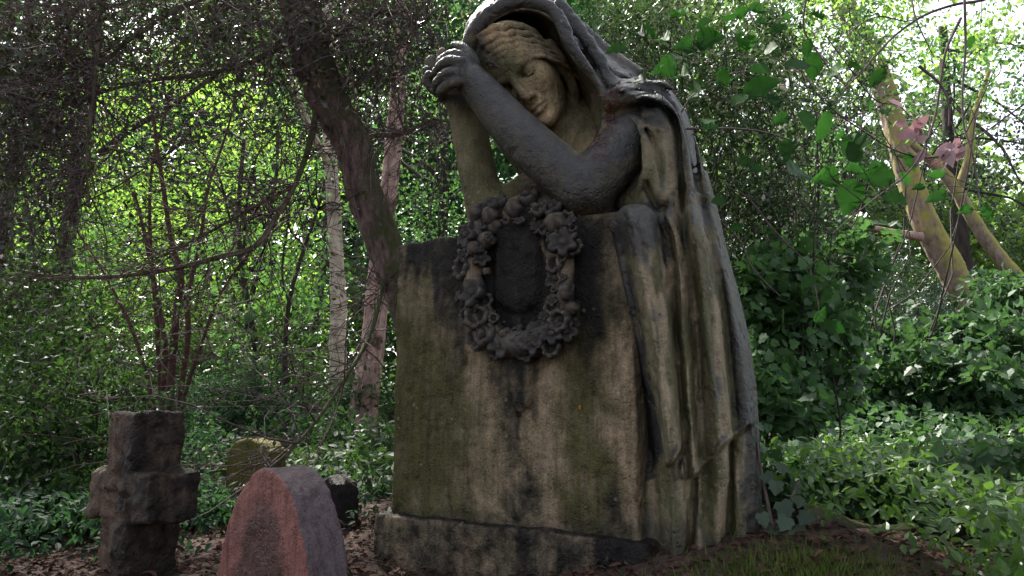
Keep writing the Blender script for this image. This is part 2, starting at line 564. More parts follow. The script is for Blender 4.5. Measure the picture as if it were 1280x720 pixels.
# neck and breast in the shade of the hood
b.tube([(700, 140, 3.62, 40), (730, 195, 3.52, 48), (770, 235, 3.38, 58)], .04)
# near arm
b.tube(spline([(812, 158, 3.16, 36), (780, 186, 3.03, 37), (752, 216, 2.98, 36), (728, 238, 2.97, 34)], 3), .012)
b.tube(spline([(732, 238, 2.97, 33), (700, 214, 2.99, 33), (655, 174, 3.03, 31), (615, 130, 3.08, 26), (592, 102, 3.10, 22)], 3), .012)
# far arm, upright, with its elbow on the block
b.tube(spline([(612, 285, 3.30, 27), (602, 240, 3.32, 25), (590, 180, 3.32, 24), (580, 130, 3.31, 23)], 3), .012)
b.tube([(628, 262, 3.3, 26), (652, 240, 3.36, 20), (690, 222, 3.44, 30)], .03)
b.tube([(650, 270, 3.15, 26), (742, 262, 3.06, 28)], .03)
# near hand
b.tube([(590.4, 105.4, 3.1, 19.78), (579.4, 88.6, 3.11, 20.64), (572.9, 83.6, 3.12, 18.06)], .012, squash=1.2)
for pts in ([(583.0, 75.2, 3.09, 7.74), (568.3, 68.5, 3.1, 7.74), (552.7, 75.2, 3.16, 6.88), (548.1, 85.3, 3.24, 6.02)],
            [(574.8, 78.6, 3.06, 8.60), (560.0, 76.9, 3.08, 8.17), (547.2, 87.8, 3.13, 7.31), (544.4, 98.7, 3.22, 6.02)],
            [(571.1, 90.3, 3.05, 8.60), (558.2, 92.8, 3.06, 8.17), (547.2, 102.9, 3.11, 7.31), (546.2, 113.8, 3.2, 6.02)],
            [(572.0, 102.1, 3.05, 7.74), (560.0, 106.3, 3.06, 7.31), (550.8, 114.7, 3.1, 6.45), (551.8, 123.9, 3.18, 5.16)]):
    b.tube(spline(pts, 3), .004)
b.tube(spline([(595.9, 93.7, 3.14, 7.74), (590.4, 73.5, 3.14, 8.60), (579.4, 60.1, 3.17, 7.31), (568.3, 56.7, 3.22, 6.02)], 3), .008)
# far hand behind it
b.tube([(578, 128, 3.31, 22), (566.5, 113.8, 3.3, 20.64), (559.1, 100.4, 3.29, 18.92)], .012)
for pts in ([(557.3, 118.9, 3.26, 7.74), (542.6, 112.2, 3.22, 7.74), (534.3, 102.1, 3.2, 6.88), (536.1, 93.7, 3.18, 6.02)],
            [(553.6, 105.4, 3.26, 7.74), (539.8, 97.9, 3.24, 7.74), (533.4, 88.6, 3.22, 6.88)],
            [(553.6, 95.4, 3.28, 7.74), (542.6, 85.3, 3.27, 7.74), (538.9, 75.2, 3.26, 6.88)],
            [(561.0, 88.6, 3.3, 7.74), (552.7, 75.2, 3.3, 7.74), (553.6, 65.1, 3.28, 6.45)]):
    b.tube(spline(pts, 3), .004)


def mask_body(V, N):
    px, py = proj(V)
    n = fbm(V, 16, 3)
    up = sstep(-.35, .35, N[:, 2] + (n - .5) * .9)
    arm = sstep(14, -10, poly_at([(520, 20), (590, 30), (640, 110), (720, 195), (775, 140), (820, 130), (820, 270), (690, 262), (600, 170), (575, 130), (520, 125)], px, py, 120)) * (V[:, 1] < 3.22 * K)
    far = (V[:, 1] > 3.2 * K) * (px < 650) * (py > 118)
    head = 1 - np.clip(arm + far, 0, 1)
    soot_shade = arm * (.74 + .35 * up) + far * .12 + head * (.12 + .10 * n)
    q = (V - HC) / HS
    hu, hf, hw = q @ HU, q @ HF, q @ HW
    soot_shade = soot_shade + head * (.35 * sstep(-.08, -.30, hu) + .4 * sstep(-.1, -.4, hf))
    soot_shade = np.where((px < 585) & (py < 130) & (far > 0), .8, soot_shade)
    moss = .30 + .75 * head * np.exp(-((hu + .02) ** 2 + (hw - .09) ** 2) / .035) + .5 * far + .5 * arm * (1 - up) + .3 * head * sstep(690, 720, px)
    pale = head * sstep(.2, .4, hf) * (.8 + .4 * (n > .5)) * sstep(-.14, .0, hu)
    return np.clip(soot_shade, 0, 1), moss, np.clip(pale, 0, 1)


fig = stone_obj('mourning_figure', body, mask_body, M_CLOAK, mon, 1, .35)

# -- the hooded cloak
ck = Field(S(560, 700, 3.0) * np.array([1, 0, 1]) + np.array([0, 2.50 * K, -.02]),
           S(970, -30, 3.3) * np.array([1, 0, 1]) + np.array([.02, 3.98 * K, .03]), 0.0056)
gpx, gpy, gzc, gY = ck.pixels()
sl = (slice(None),) * 3


def inflate(poly, yc, R, k, mode='+', it=2, mp=None):
    """a solid whose outline is poly (photo pixels), yc(px,py) its middle depth, R its half depth, in y3 units"""
    mp = gzc / FPX
    d = -poly_at(round_poly(poly, it), gpx, gpy, 90) * mp
    Rm = R * K
    t = np.clip(d / Rm, 0, 1)
    h = Rm * np.sqrt(np.clip(1 - (1 - t) ** 2, 0, 1))
    g = np.where(d > 0, np.abs(gY - yc * K) - h, -d + np.maximum(np.abs(gY - yc * K), 0) * .0)
    g = np.where(d > 0, g * .7, np.sqrt(np.maximum(-d, 0) ** 2 + np.abs(gY - yc * K) ** 2 * .25))
    ck.op(sl, g.astype(np.float32), k, mode)


inflate([(776, 92), (808, 100), (838, 108), (862, 146), (880, 215), (900, 310), (922, 405), (938, 500), (944, 580), (950, 690), (786, 690), (790, 610), (768, 500), (752, 380), (748, 285), (770, 230), (800, 190), (785, 140), (752, 118)],
        3.17 + .08 * sstep(230, 300, gpy), .40, .03)
inflate([(556, 92), (567, 58), (586, 22), (612, -6), (652, -20), (694, -10), (712, 8), (728, 34), (752, 60), (786, 84), (818, 104), (826, 150), (790, 220), (720, 262), (664, 238), (628, 190), (592, 140)],
        3.52 - .0013 * (gpx - 650), .42, .03)
# the opening of the hood
op_ = round_poly([(580, 96), (590, 64), (607, 35), (631, 17), (657, 12), (683, 20), (696, 36), (703, 56), (718, 78), (737, 99), (750, 117), (754, 140), (749, 166), (736, 190), (722, 212), (690, 240), (640, 220), (590, 140)], 2)
dop = poly_at(op_, gpx, gpy, 90)
cav = np.maximum(dop * gzc / FPX, gY - (3.26 + .36 * np.sqrt(np.clip(-dop / 34, 0, 1)) - .0008 * (gpx - 650)) * K)
ck.op(sl, (cav * .8).astype(np.float32), .022, '-')


def fold(pts, k=.045, back=.10):
    ck.tube(spline([(x, y, z + back, r) for x, y, z, r in pts], 4), k, squash=.5)


def gro(pts, k=.016, back=.02):
    ck.tube(spline([(x, y, z + back, r) for x, y, z, r in pts], 4), k, '-', squash=.6)


# raised rim of the hood, wide on the side towards the shoulder
ck.tube(spline([(576, 84, 3.26, 9), (586, 54, 3.2, 10), (604, 24, 3.14, 11), (632, 6, 3.11, 10), (660, 2, 3.10, 9), (688, 10, 3.08, 9), (703, 30, 3.06, 9), (712, 52, 3.05, 9), (728, 74, 3.05, 8), (746, 97, 3.06, 7), (757, 116, 3.08, 6), (762, 140, 3.10, 6), (757, 168, 3.12, 6), (745, 194, 3.12, 6)], 4), .012)
ck.tube(spline([(700, 6, 3.2, 9), (718, 30, 3.18, 10), (738, 60, 3.17, 11), (756, 88, 3.16, 10), (768, 112, 3.14, 7)], 4), .015)
ck.tube(spline([(712, 20, 3.10, 3), (732, 55, 3.09, 3.5), (752, 88, 3.09, 3.5), (764, 112, 3.08, 3)], 4), .008, '-')
# veil behind it falling to the back
ck.tube(spline([(726, 36, 3.40, 10), (758, 68, 3.36, 12), (800, 98, 3.30, 12)], 4), .02)
ck.tube(spline([(752, 78, 3.17, 4), (772, 92, 3.14, 5), (796, 100, 3.12, 4)], 4), .012, '-')
# hollow between neck and shoulder where leaf litter lies
ck.tube(spline([(764, 118, 3.02, 10), (762, 150, 2.98, 14), (752, 180, 2.96, 14), (738, 200, 2.92, 10)], 4), .02, '-')
# arm socket: cut back so the bare arm comes out of the sleeve
ck.tube(spline([(806, 178, 2.80, 26), (782, 196, 2.78, 34), (752, 222, 2.76, 34), (720, 240, 2.76, 36)], 4), .015, '-')
ck.tube(spline([(764, 138, 3.05, 12), (784, 148, 3.0, 14)], 4), .02, '-')
# edge of the short sleeve and two layers of shoulder folds
ck.tube(spline([(772, 150, 3.10, 5), (786, 146, 3.00, 6), (799, 152, 2.92, 6), (806, 172, 2.87, 6), (808, 200, 2.86, 6), (802, 228, 2.88, 5), (796, 246, 2.92, 4)], 4), .010)
ck.tube(spline([(768, 130, 3.08, 9), (790, 120, 3.00, 11), (812, 122, 2.92, 11), (832, 138, 2.87, 10), (846, 168, 2.86, 8), (856, 210, 2.84, 9), (862, 260, 2.80, 10), (868, 320, 2.80, 9)], 4), .014)
ck.tube(spline([(776, 108, 3.14, 9), (802, 106, 3.06, 11), (828, 112, 2.98, 11), (848, 136, 2.95, 9), (864, 180, 2.94, 8), (876, 240, 2.90, 10), (888, 310, 2.86, 10)], 4), .014)
ck.tube(spline([(786, 128, 2.96, 4), (808, 132, 2.88, 5), (828, 148, 2.83, 6), (840, 180, 2.82, 7), (848, 230, 2.78, 7), (856, 300, 2.74, 5)], 4), .012, '-')
ck.tube(spline([(800, 114, 2.99, 3), (824, 124, 2.91, 4), (842, 150, 2.88, 4), (856, 200, 2.87, 4), (868, 260, 2.82, 5), (880, 320, 2.76, 4)], 4), .010, '-')
ck.tube(spline([(786, 166, 2.9, 2), (806, 158, 2.84, 3), (818, 180, 2.81, 3), (826, 205, 2.81, 2)], 4), .008, '-')
# drop of the sleeve: a broad fall of cloth behind the bare arm
inflate([(800, 150), (822, 138), (846, 150), (862, 210), (868, 285), (838, 290), (814, 268), (800, 240), (806, 200)], 3.0 + 0 * gpx, .20, .03)
ck.tube(spline([(812, 160, 2.93, 7), (820, 200, 2.88, 9), (826, 240, 2.86, 10), (830, 280, 2.86, 8)], 4), .03)
ck.tube(spline([(836, 160, 2.90, 6), (846, 205, 2.86, 8), (852, 250, 2.83, 9), (856, 290, 2.82, 8)], 4), .03)
ck.tube(spline([(822, 166, 2.86, 2), (834, 200, 2.80, 4), (840, 240, 2.78, 5), (843, 285, 2.76, 4)], 4), .016, '-')
ck.tube(spline([(806, 232, 2.80, 4), (814, 250, 2.79, 6), (820, 266, 2.80, 5)], 4), .012, '-')
# the long drapery: a sheet whose folds run from the knee and the shoulder down to the hem.
ROWS = [250, 300, 350, 400, 450, 500, 550, 600, 650, 720]
OUTER = [  # x of each ridge or valley along ROWS, and how near it lies
    ([742, 748, 755, 766, 776, 787, 796, 800, 800, 800], 2.90),
    ([756, 761, 769, 781, 793, 804, 812, 818, 822, 824], 2.90),
    ([766, 772, 781, 793, 804, 814, 822, 828, 832, 834], 2.80),
    ([784, 794, 804, 814, 823, 830, 836, 842, 846, 848], 2.585),
    ([806, 816, 824, 832, 839, 844, 848, 852, 856, 858], 2.625),
    ([818, 828, 838, 844, 848, 851, 854, 857, 860, 862], 2.74),
    ([834, 843, 849, 853, 857, 861, 865, 868, 870, 872], 2.66),
    ([848, 856, 863, 869, 873, 876, 879, 882, 884, 886], 2.75),
    ([862, 870, 877, 883, 889, 895, 900, 904, 906, 908], 2.64),
    ([872, 880, 887, 893, 899, 905, 910, 913, 915, 916], 2.67),
    ([880, 889, 897, 904, 910, 915, 919, 922, 924, 925], 2.76),
    ([888, 898, 908, 918, 926, 933, 938, 942, 944, 946], 2.74),
    ([900, 912, 926, 940, 950, 957, 962, 966, 968, 970], 3.06)]
UNDER = [
    ([780] * 7 + [790, 786, 780], 2.78), ([820] * 7 + [822, 822, 822], 2.70), ([850] * 7 + [858, 856, 850], 2.71),
    ([868] * 7 + [868, 866, 862], 2.80), ([872] * 7 + [874, 870, 866], 2.74), ([893] * 7 + [894, 886, 880], 2.70),
    ([908] * 7 + [909, 900, 892], 2.73), ([912] * 7 + [913, 910, 905], 2.84), ([924] * 7 + [922, 926, 932], 2.76),
    ([934] * 7 + [932, 938, 944], 2.82), ([950] * 7 + [950, 954, 958], 2.80), ([970] * 10, 3.06)]
HX0, HX1, HY0, HY1 = 720, 990, 240, 716


def fold_sheet(curves):
    ys = np.arange(HY0, HY1 + 1)
    xs = np.arange(HX0, HX1 + 1)
    C = np.array([np.interp(ys, ROWS, c) for c, z in curves])
    for i in range(len(C)):      # soften the knots
        for _ in range(12): C[i, 1:-1] = (C[i, :-2] + 2 * C[i, 1:-1] + C[i, 2:]) / 4
    Z = np.array([z for c, z in curves])
    out = np.zeros((len(xs), len(ys)))
    for k in range(len(ys)):
        ci = C[:, k]
        i = np.clip(np.searchsorted(ci, xs) - 1, 0, len(ci) - 2)
        t = np.clip((xs - ci[i]) / (ci[i + 1] - ci[i]), 0, 1)
        t = t * t * (3 - 2 * t)
        out[:, k] = Z[i] * (1 - t) + Z[i + 1] * t
    return out


sh_o, sh_u = fold_sheet(OUTER), fold_sheet(UNDER)
gx, gy = np.meshgrid(np.arange(HX0, HX1 + 1), np.arange(HY0, HY1 + 1), indexing='ij')
hem = spline([(780, 612), (797, 603), (822, 591), (846, 572), (857, 552), (853, 570), (850, 590), (856, 599), (872, 592), (896, 566), (920, 545), (960, 520)], 6)
hemp = [(720, 240), (720, 625)] + hem + [(990, 500), (990, 240)]
dh = poly_img(hemp, HX0, HY0, HX1, HY1)
lip = np.exp(-((dh + 3) / 3.5) ** 2) * .018
sheet = np.where(dh < 0, sh_o - lip, sh_u)
w_ = sstep(-1.5, 1.5, dh)
sheet = (sh_o - lip) * (1 - w_) + np.maximum(sh_u, sh_o * .6 + sh_u * .4 + .03) * w_
for _ in range(2):
    sheet[1:-1] = (sheet[:-2] + 2 * sheet[1:-1] + sheet[2:]) / 4
    sheet[:, 1:-1] = (sheet[:, :-2] + 2 * sheet[:, 1:-1] + sheet[:, 2:]) / 4
sheet = sheet + .006 * np.sin(gy * .05 + gx * .11) + .004 * np.sin(gy * .023 - gx * .2)
sheet = sheet.astype(np.float32)
iu = np.clip(gpx - HX0, 0, HX1 - HX0 - 1.001); iv = np.clip(gpy - HY0, 0, HY1 - HY0 - 1.001)
ii = iu.astype(np.int32); jj = iv.astype(np.int32); fu = iu - ii; fv = iv - jj
yf = (sheet[ii, jj] * (1 - fu) + sheet[ii + 1, jj] * fu) * (1 - fv) + (sheet[ii, jj + 1] * (1 - fu) + sheet[ii + 1, jj + 1] * fu) * fv
dpl = [(746, 300), (756, 276), (774, 263), (800, 257), (824, 262), (838, 250), (860, 215), (884, 215), (897, 262), (908, 310), (922, 362), (936, 420), (945, 480), (949, 540), (951, 600), (956, 720), (786, 720), (797, 604), (789, 520), (776, 440), (764, 385), (752, 330)]
yf = yf + .16 * sstep(305, 205, gpy) * sstep(828, 850, gpx)
pd = poly_at(dpl, gpx, gpy, 90) * (gzc / FPX)
d_f = -smin(-((yf * K - gY) * .75), -pd, .05)
d_f = np.maximum(d_f, gY - 3.35 * K)
ck.op(sl, d_f.astype(np.float32), .02, '+')
# the bunch of cloth on the knee
ck.tube(spline([(772, 284, 2.80, 11), (788, 272, 2.74, 14), (808, 276, 2.72, 12), (820, 296, 2.72, 9)], 4), .03)
ck.tube(spline([(826, 266, 2.76, 4), (834, 292, 2.70, 6), (842, 330, 2.68, 6), (845, 380, 2.66, 4)], 4), .012, '-')
# creases and lips of the folds: eat into (or swell) the surface along drawn lines
def crease(pts, wpx, depth):
    q = np.array(spline(pts, 6)); x0, y0 = np.floor(q.min(0) - 4 * wpx).astype(int); x1, y1 = np.ceil(q.max(0) + 4 * wpx).astype(int)
    X, Y = np.meshgrid(np.arange(x0, x1 + 1), np.arange(y0, y1 + 1), indexing='ij')
    g = np.zeros(X.shape); n = len(q) - 1
    for i in range(n):
        e = q[i + 1] - q[i]
        t = np.clip(((X - q[i, 0]) * e[0] + (Y - q[i, 1]) * e[1]) / (e @ e + 1e-9), 0, 1)
        d2 = (X - q[i, 0] - e[0] * t) ** 2 + (Y - q[i, 1] - e[1] * t) ** 2
        u = (i + t) / n
        g = np.maximum(g, np.exp(-d2 / wpx ** 2) * np.clip(np.minimum(u, 1 - u) * 6, 0, 1))
    i = np.round(gpx - x0).astype(np.int32); j = np.round(gpy - y0).astype(np.int32)
    i, j = np.broadcast_arrays(i, j)
    ok = (i >= 0) & (j >= 0) & (i < g.shape[0]) & (j < g.shape[1])
    ck.f[ok] += (depth * g[i[ok], j[ok]]).astype(np.float32)


crease([(784, 140), (800, 134), (822, 132), (841, 150), (848, 192), (854, 256), (858, 320)], 5.5, .030)
crease([(800, 106), (822, 108), (842, 120), (856, 148), (867, 192), (876, 250), (886, 320)], 4, .020)
crease([(764, 112), (780, 100), (800, 94), (826, 103)], 3.5, .014)
crease([(770, 122), (786, 114), (806, 114), (826, 122)], 3, .012)
crease([(800, 156), (814, 170), (824, 200), (830, 240)], 3, .014)
crease([(806, 226), (814, 246), (826, 262), (838, 250)], 4, .020)
crease([(786, 126), (806, 121), (828, 128), (848, 148), (859, 195), (864, 260)], 3.5, -.010)
crease([(716, 40), (734, 70), (752, 98), (762, 120)], 3, .018)
crease([(752, 282), (760, 340), (776, 420), (795, 500), (806, 575)], 8, .035)
crease([(824, 275), (836, 300), (843, 340), (845, 400), (843, 450)], 4, .022)
crease([(862, 290), (869, 350), (874, 430), (878, 520)], 4, .014)
crease([(898, 330), (908, 400), (916, 480), (920, 540)], 4, .014)
crease([(776, 300), (786, 350), (799, 420), (812, 500)], 3, .008)
crease([(800, 285), (812, 330), (824, 400), (834, 480)], 3, .008)
crease([(884, 360), (892, 430), (899, 500)], 3, .008)
# level bottom
ck.op(sl, (0.0 - np.meshgrid(*ck.ax, indexing='ij', sparse=True)[2] + gY * 0).astype(np.float32), .01, '&')


def mask_cloak(V, N):
    px, py = proj(V)
    n = fbm(V, 13, 7); nv = fbm(V * np.array([1, 1, .22]), 24, 4)
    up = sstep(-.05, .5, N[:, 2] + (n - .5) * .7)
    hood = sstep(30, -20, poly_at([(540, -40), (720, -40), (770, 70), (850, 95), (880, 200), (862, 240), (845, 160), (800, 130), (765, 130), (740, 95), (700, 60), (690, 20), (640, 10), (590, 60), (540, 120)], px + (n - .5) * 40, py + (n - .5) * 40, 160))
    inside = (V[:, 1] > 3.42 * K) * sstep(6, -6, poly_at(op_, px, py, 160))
    soot_shade = np.maximum(up * .85, hood) * (1 - .8 * inside)
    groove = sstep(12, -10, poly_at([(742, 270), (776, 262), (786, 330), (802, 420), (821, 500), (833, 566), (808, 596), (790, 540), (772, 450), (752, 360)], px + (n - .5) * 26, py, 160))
    soot_shade = np.maximum(soot_shade, .95 * groove)  # soot together with the deep fold's shade, painted in
    soot_shade = np.maximum(soot_shade, .9 * sstep(20, -10, poly_at([(752, 255), (828, 255), (834, 300), (812, 330), (790, 318), (770, 340), (754, 330)], px + (n - .5) * 50, py + (n - .5) * 50, 160)))
    soot_shade = np.maximum(soot_shade, .85 * sstep(10, -14, poly_at([(884, 240), (960, 330), (990, 700), (926, 700), (924, 560), (908, 430), (894, 330)], px + (n - .5) * 30, py, 160)))
    soot_shade = np.maximum(soot_shade, .55 * sstep(640, 672, py + (n - .5) * 40))
    moss = .32 + .6 * sstep(.42, .66, nv) + .4 * inside + .2 * sstep(0, .5, -N[:, 0])
    pale = .45 * sstep(.42, .6, 1 - nv) * sstep(240, 330, py) * sstep(-.2, .4, N[:, 0] * .4 - N[:, 1] * .6)
    return np.clip(soot_shade, 0, 1), moss, np.clip(pale, 0, 1)


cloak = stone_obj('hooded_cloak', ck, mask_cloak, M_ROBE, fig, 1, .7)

# -- the wreath of flowers hung on the block
wr = Field(S(560, 460, 3.0) * np.array([1, 0, 1]) + np.array([0, 2.75 * K, 0]), S(740, 230, 3.2) * np.array([1, 0, 1]) + np.array([0, 3.25 * K, 0]), 0.006)


def wdepth(px, py):
    """a bit in front of the block's face"""
    t = (px - 488) / (797 - 488)
    X = BL + (BR - BL) * t
    return X[1] / K - .05


ring = []
for i in range(41):
    a = 2 * PI * i / 40
    x = 649 + 58 * abs(math.cos(a)) ** .70 * (1 if math.cos(a) > 0 else -1); y = 345 + 85 * abs(math.sin(a)) ** .70 * (1 if math.sin(a) > 0 else -1)
    y += 5 * (x > 649) * 0
    thick = 12 + 7 * max(0, math.sin(a)) ** 2
    ring.append((x, y, wdepth(x, y) - .02 + (.05 if math.sin(a) < -.6 else 0), thick))
wr.tube(ring, .01)


def mask_wreath(V, N):
    n = fbm(V, 20, 2); px, py = proj(V)
    soot_shade = .75 + (n - .5) * .8
    soot_shade -= .75 * sstep(34, 6, np.hypot(px - 598, py - 338)) + .6 * sstep(34, 8, np.hypot(px - 702, py - 332))
    return np.clip(soot_shade, 0, 1), .3 + 0 * n, .4 * (n > .55)


wreath = stone_obj('flower_wreath', wr, mask_wreath, M_WREATH, mon)


def flower_mesh(seed, kind):
    """a stone flower: ragged cup of petals with a raised rim and a button or a hollow in the middle; radius 1, facing +z"""
    r = random.Random(seed)
    prof = {'daisy': [(.0, .34), (.18, .34), (.28, .22), (.33, .0), (.50, .10), (.80, .34), (1.0, .26), (1.0, -.05), (.75, -.5)],
            'cup': [(.0, .10), (.16, .08), (.26, -.12), (.44, -.2), (.54, .22), (.68, .44), (.86, .44), (1.0, .22), (.97, -.2), (.75, -.6)],
            'bud': [(.0, .75), (.35, .68), (.65, .42), (.85, .08), (.8, -.3)]}[kind]
    n = 48; pet = r.choice((5, 6, 8))
    V = []; F = []
    ph = r.random() * 6
    for j, (rad, z) in enumerate(prof):
        for i in range(n):
            a = 2 * PI * i / n
            lobe = 1 + ((.24 if kind == 'daisy' else .07) * (abs(math.cos(pet * a / 2 + ph)) * 2 - 1.2) + .05 * math.sin(3 * a + ph)) * sstep(.3, .9, rad)
            if kind == 'bud': lobe = 1 + .08 * math.sin(4 * a + ph + 3 * z)
            V.append((rad * lobe * math.cos(a), rad * lobe * math.sin(a), z + .07 * math.cos(pet * a + ph) * sstep(.3, .9, rad) + r.uniform(-.03, .03)))
    for j in range(len(prof) - 1):
        for i in range(n):
            F.append((j * n + i, (j + 1) * n + i, (j + 1) * n + (i + 1) % n, j * n + (i + 1) % n))
    V = np.array(V)
    c = fbm(V, 2.5, seed)
    me = mesh_np('flower', V, np.array(F), True, {'soot_shade': np.clip(.98 - .42 * sstep(.25, .5, V[:, 2]) + .4 * sstep(0, -.25, V[:, 2]) + (c - .5) * .9, 0, 1), 'moss': np.full(len(V), .25), 'pale': np.zeros(len(V))})  # rims painted lighter as if lit, hollows darker as if shaded
    me.materials.append(M_WREATH)
    return me


FL = {k: [flower_mesh(10 * i + j, k) for j in range(3)] for i, k in enumerate(('daisy', 'cup', 'bud'))}
rr = random.Random(5)
nfl = 46
for i in range(nfl + 40):
    small = i >= nfl
    a = 2 * PI * i / (40 if small else nfl) + rr.uniform(-.04, .04)
    side = (i % 3 - 1)
    off = rr.uniform(-20, 20) if small else side * rr.uniform(9, 13)
    cx, sx = math.cos(a), math.sin(a)
    ex = (58 + off) * abs(cx) ** .70 * (1 if cx > 0 else -1); ey = (85 + off) * abs(sx) ** .70 * (1 if sx > 0 else -1)
    x, y = 649 + ex, 345 + ey
    d = wdepth(x, y) - .055 - (.03 if side == 0 else 0) + (.05 if sx < -.6 else 0) + rr.uniform(-.012, .012)
    big = rr.uniform(5.5, 8) if small else rr.choice((12, 13, 15, 16, 18)) * (.85 if side else 1.0) * (1 + .12 * max(0, math.sin(a)))
    o = link('flower', rr.choice(FL[rr.choice(('daisy', 'cup', 'cup', 'daisy', 'bud'))]), None, wreath)
    p = S(x, y, d) - MLOC
    nrm = Vector(EN) + Vector(EX) * (cx * .35 * side + rr.uniform(-.35, .35)) + Vector((0, 0, 1)) * (-sx * .35 * side + rr.uniform(-.1, .5) + (.5 if sx < -.75 else 0))
    o.location = p
    q = nrm.to_track_quat('Z', 'Y'); q.rotate(Matrix.Rotation(0, 3, 'X'))
    o.rotation_mode = 'QUATERNION'; o.rotation_quaternion = q
    s = big * d * K / FPX
    o.scale = (s * rr.uniform(.9, 1.1), s * rr.uniform(.9, 1.1), s)
# ------------------------------------------------------------------ plants: tools
def unit(v): return v / (np.linalg.norm(v, axis=-1, keepdims=True) + 1e-12)


def tubes(paths, sides=None, rough=0.0, rng=RNG):
    """paths: [(pts (n,3), radii (n,))] -> V, F"""
    Vs, Fs, base = [], [], 0
    for pts, rad in paths:
        pts = np.asarray(pts, float); rad = np.asarray(rad, float)
        m = len(pts)
        if sides is None:
            d = np.linalg.norm(pts[0] - CAM); rp = rad.max() / max(d, .3) * FPX
            ns = 3 if rp < 1.2 else 5 if rp < 4 else 8 if rp < 10 else 18
        else: ns = sides
        thick = sides is None and rp > 10
        if thick:            # resample finely so that the bark has real furrows
            ns = 40
            t0 = np.linspace(0, 1, m); t1 = np.linspace(0, 1, max(m, int(np.linalg.norm(np.diff(pts, axis=0), axis=1).sum() / .025)))
            pts = np.stack([np.interp(t1, t0, pts[:, i]) for i in range(3)], 1); rad = np.interp(t1, t0, rad); m = len(pts)
        T = np.gradient(pts, axis=0); T = unit(T)
        ref = np.array([0, 0, 1.0]) if abs(T[:, 2]).mean() < .8 else np.array([1.0, 0, 0])
        A = unit(np.cross(T, ref)); B = np.cross(T, A)
        ang = np.arange(ns) * 2 * PI / ns
        r = rad[:, None] * np.ones(ns)
        if thick:
            q = np.stack([np.cos(ang)[None] * 1.6 + 0 * r, np.sin(ang)[None] * 1.6 + 0 * r, (np.arange(m) * .025)[:, None] * 2.2 + 0 * r], -1).reshape(-1, 3)
            g = 1 - np.abs(fbm(q + pts[0], 2.4, 3, 4) * 2 - 1); big = fbm(q * np.array([.5, .5, 1]) + pts[0], 1.1, 8, 2)
            r = r * (1 + rough * 1.6 * (g.reshape(m, ns) - .75) + .35 * (big.reshape(m, ns) - .5))
        elif rough: r = r * (1 + rough * (rng.random((m, ns)) - .5))
        V = pts[:, None] + A[:, None] * (np.cos(ang) * r)[..., None] + B[:, None] * (np.sin(ang) * r)[..., None]
        Vs.append(V.reshape(-1, 3))
        i = np.arange(m - 1)[:, None] * ns; j = np.arange(ns)[None]
        jn = (j + 1) % ns
        Fs.append(np.stack([i + j, i + jn, i + ns + jn, i + ns + j], -1).reshape(-1, 4) + base)
        base += m * ns
    return np.concatenate(Vs), np.concatenate(Fs)


def path_px(pts, n=6, ctrl=1.0):
    """[(px,py,Y,rpx)] -> (pts, radii in metres)"""
    q = spline(pts, n)
    return np.array([P(x, y, Y) for x, y, Y, r in q]), np.array([r * Y / FPX for x, y, Y, r in q])


def wiggle(a, b, n, amp, rng, sag=0.0):
    t = np.linspace(0, 1, n)[:, None]
    L = np.linalg.norm(b - a)
    o = np.zeros((n, 3))
    for k in (1, 2, 3):
        o += np.sin(t * PI * k) * rng.normal(size=3) * amp * L / k
    o[:, 2] -= (4 * t * (1 - t))[:, 0] * sag * L
    return a * (1 - t) + b * t + o


LEAF_LO = (np.array([(0, 0, 0), (-.5, .45, .12), (0, 1, -.10), (.5, .45, .12)]), np.array([(0, 1, 2), (0, 2, 3)]))
LEAF_MID = (np.array([(0, 0, 0), (-.40, .28, .10), (0, .3, 0), (.40, .28, .10), (-.38, .62, .06), (0, .65, -.03), (.38, .62, .06), (0, 1, -.16)]),
            np.array([(0, 2, 1), (0, 3, 2), (1, 2, 5), (1, 5, 4), (2, 3, 6), (2, 6, 5), (4, 5, 7), (5, 6, 7)]))
# a prickly leaf: spines along a waved edge, folded at the midrib
_ho = [(0, 0), (-.16, .07), (-.27, .14), (-.33, .23), (-.44, .34), (-.40, .46), (-.43, .58), (-.33, .69), (-.26, .80), (-.12, .90), (0, 1.04)]
_ho = _ho + [(-x, y) for x, y in _ho[-2:0:-1]]
LEAF_HOLLY = (np.array([(x, y, (.16 if i % 2 == 0 else -.02) * (abs(x) > .05) + .22 * abs(x)) for i, (x, y) in enumerate(_ho)] + [(0, .3, -.02), (0, .65, -.03)]),
              np.array([(20, (i + 1) % 20, i) for i in (0, 1, 2, 3)] + [(20, 21, 4), (21, 5, 4)] + [(21, i + 1, i) for i in range(5, 15)] + [(21, 16, 15), (20, 16, 21)] + [(20, (i + 1) % 20, i) for i in (16, 17, 18, 19)]))
# an ivy leaf with five points
LEAF_IVY = (np.array([(0, .1, 0), (-.28, 0, .05), (-.55, .25, .10), (-.41, .46, .05), (-.48, .68, .08), (-.31, .72, .03), (0, 1.05, -.06), (.31, .72, .03), (.48, .68, .08), (.41, .46, .05), (.55, .25, .10), (.28, 0, .05), (0, .5, -.02)]),
            np.array([(12, i, i + 1) for i in range(0, 11)] + [(12, 11, 0)]))


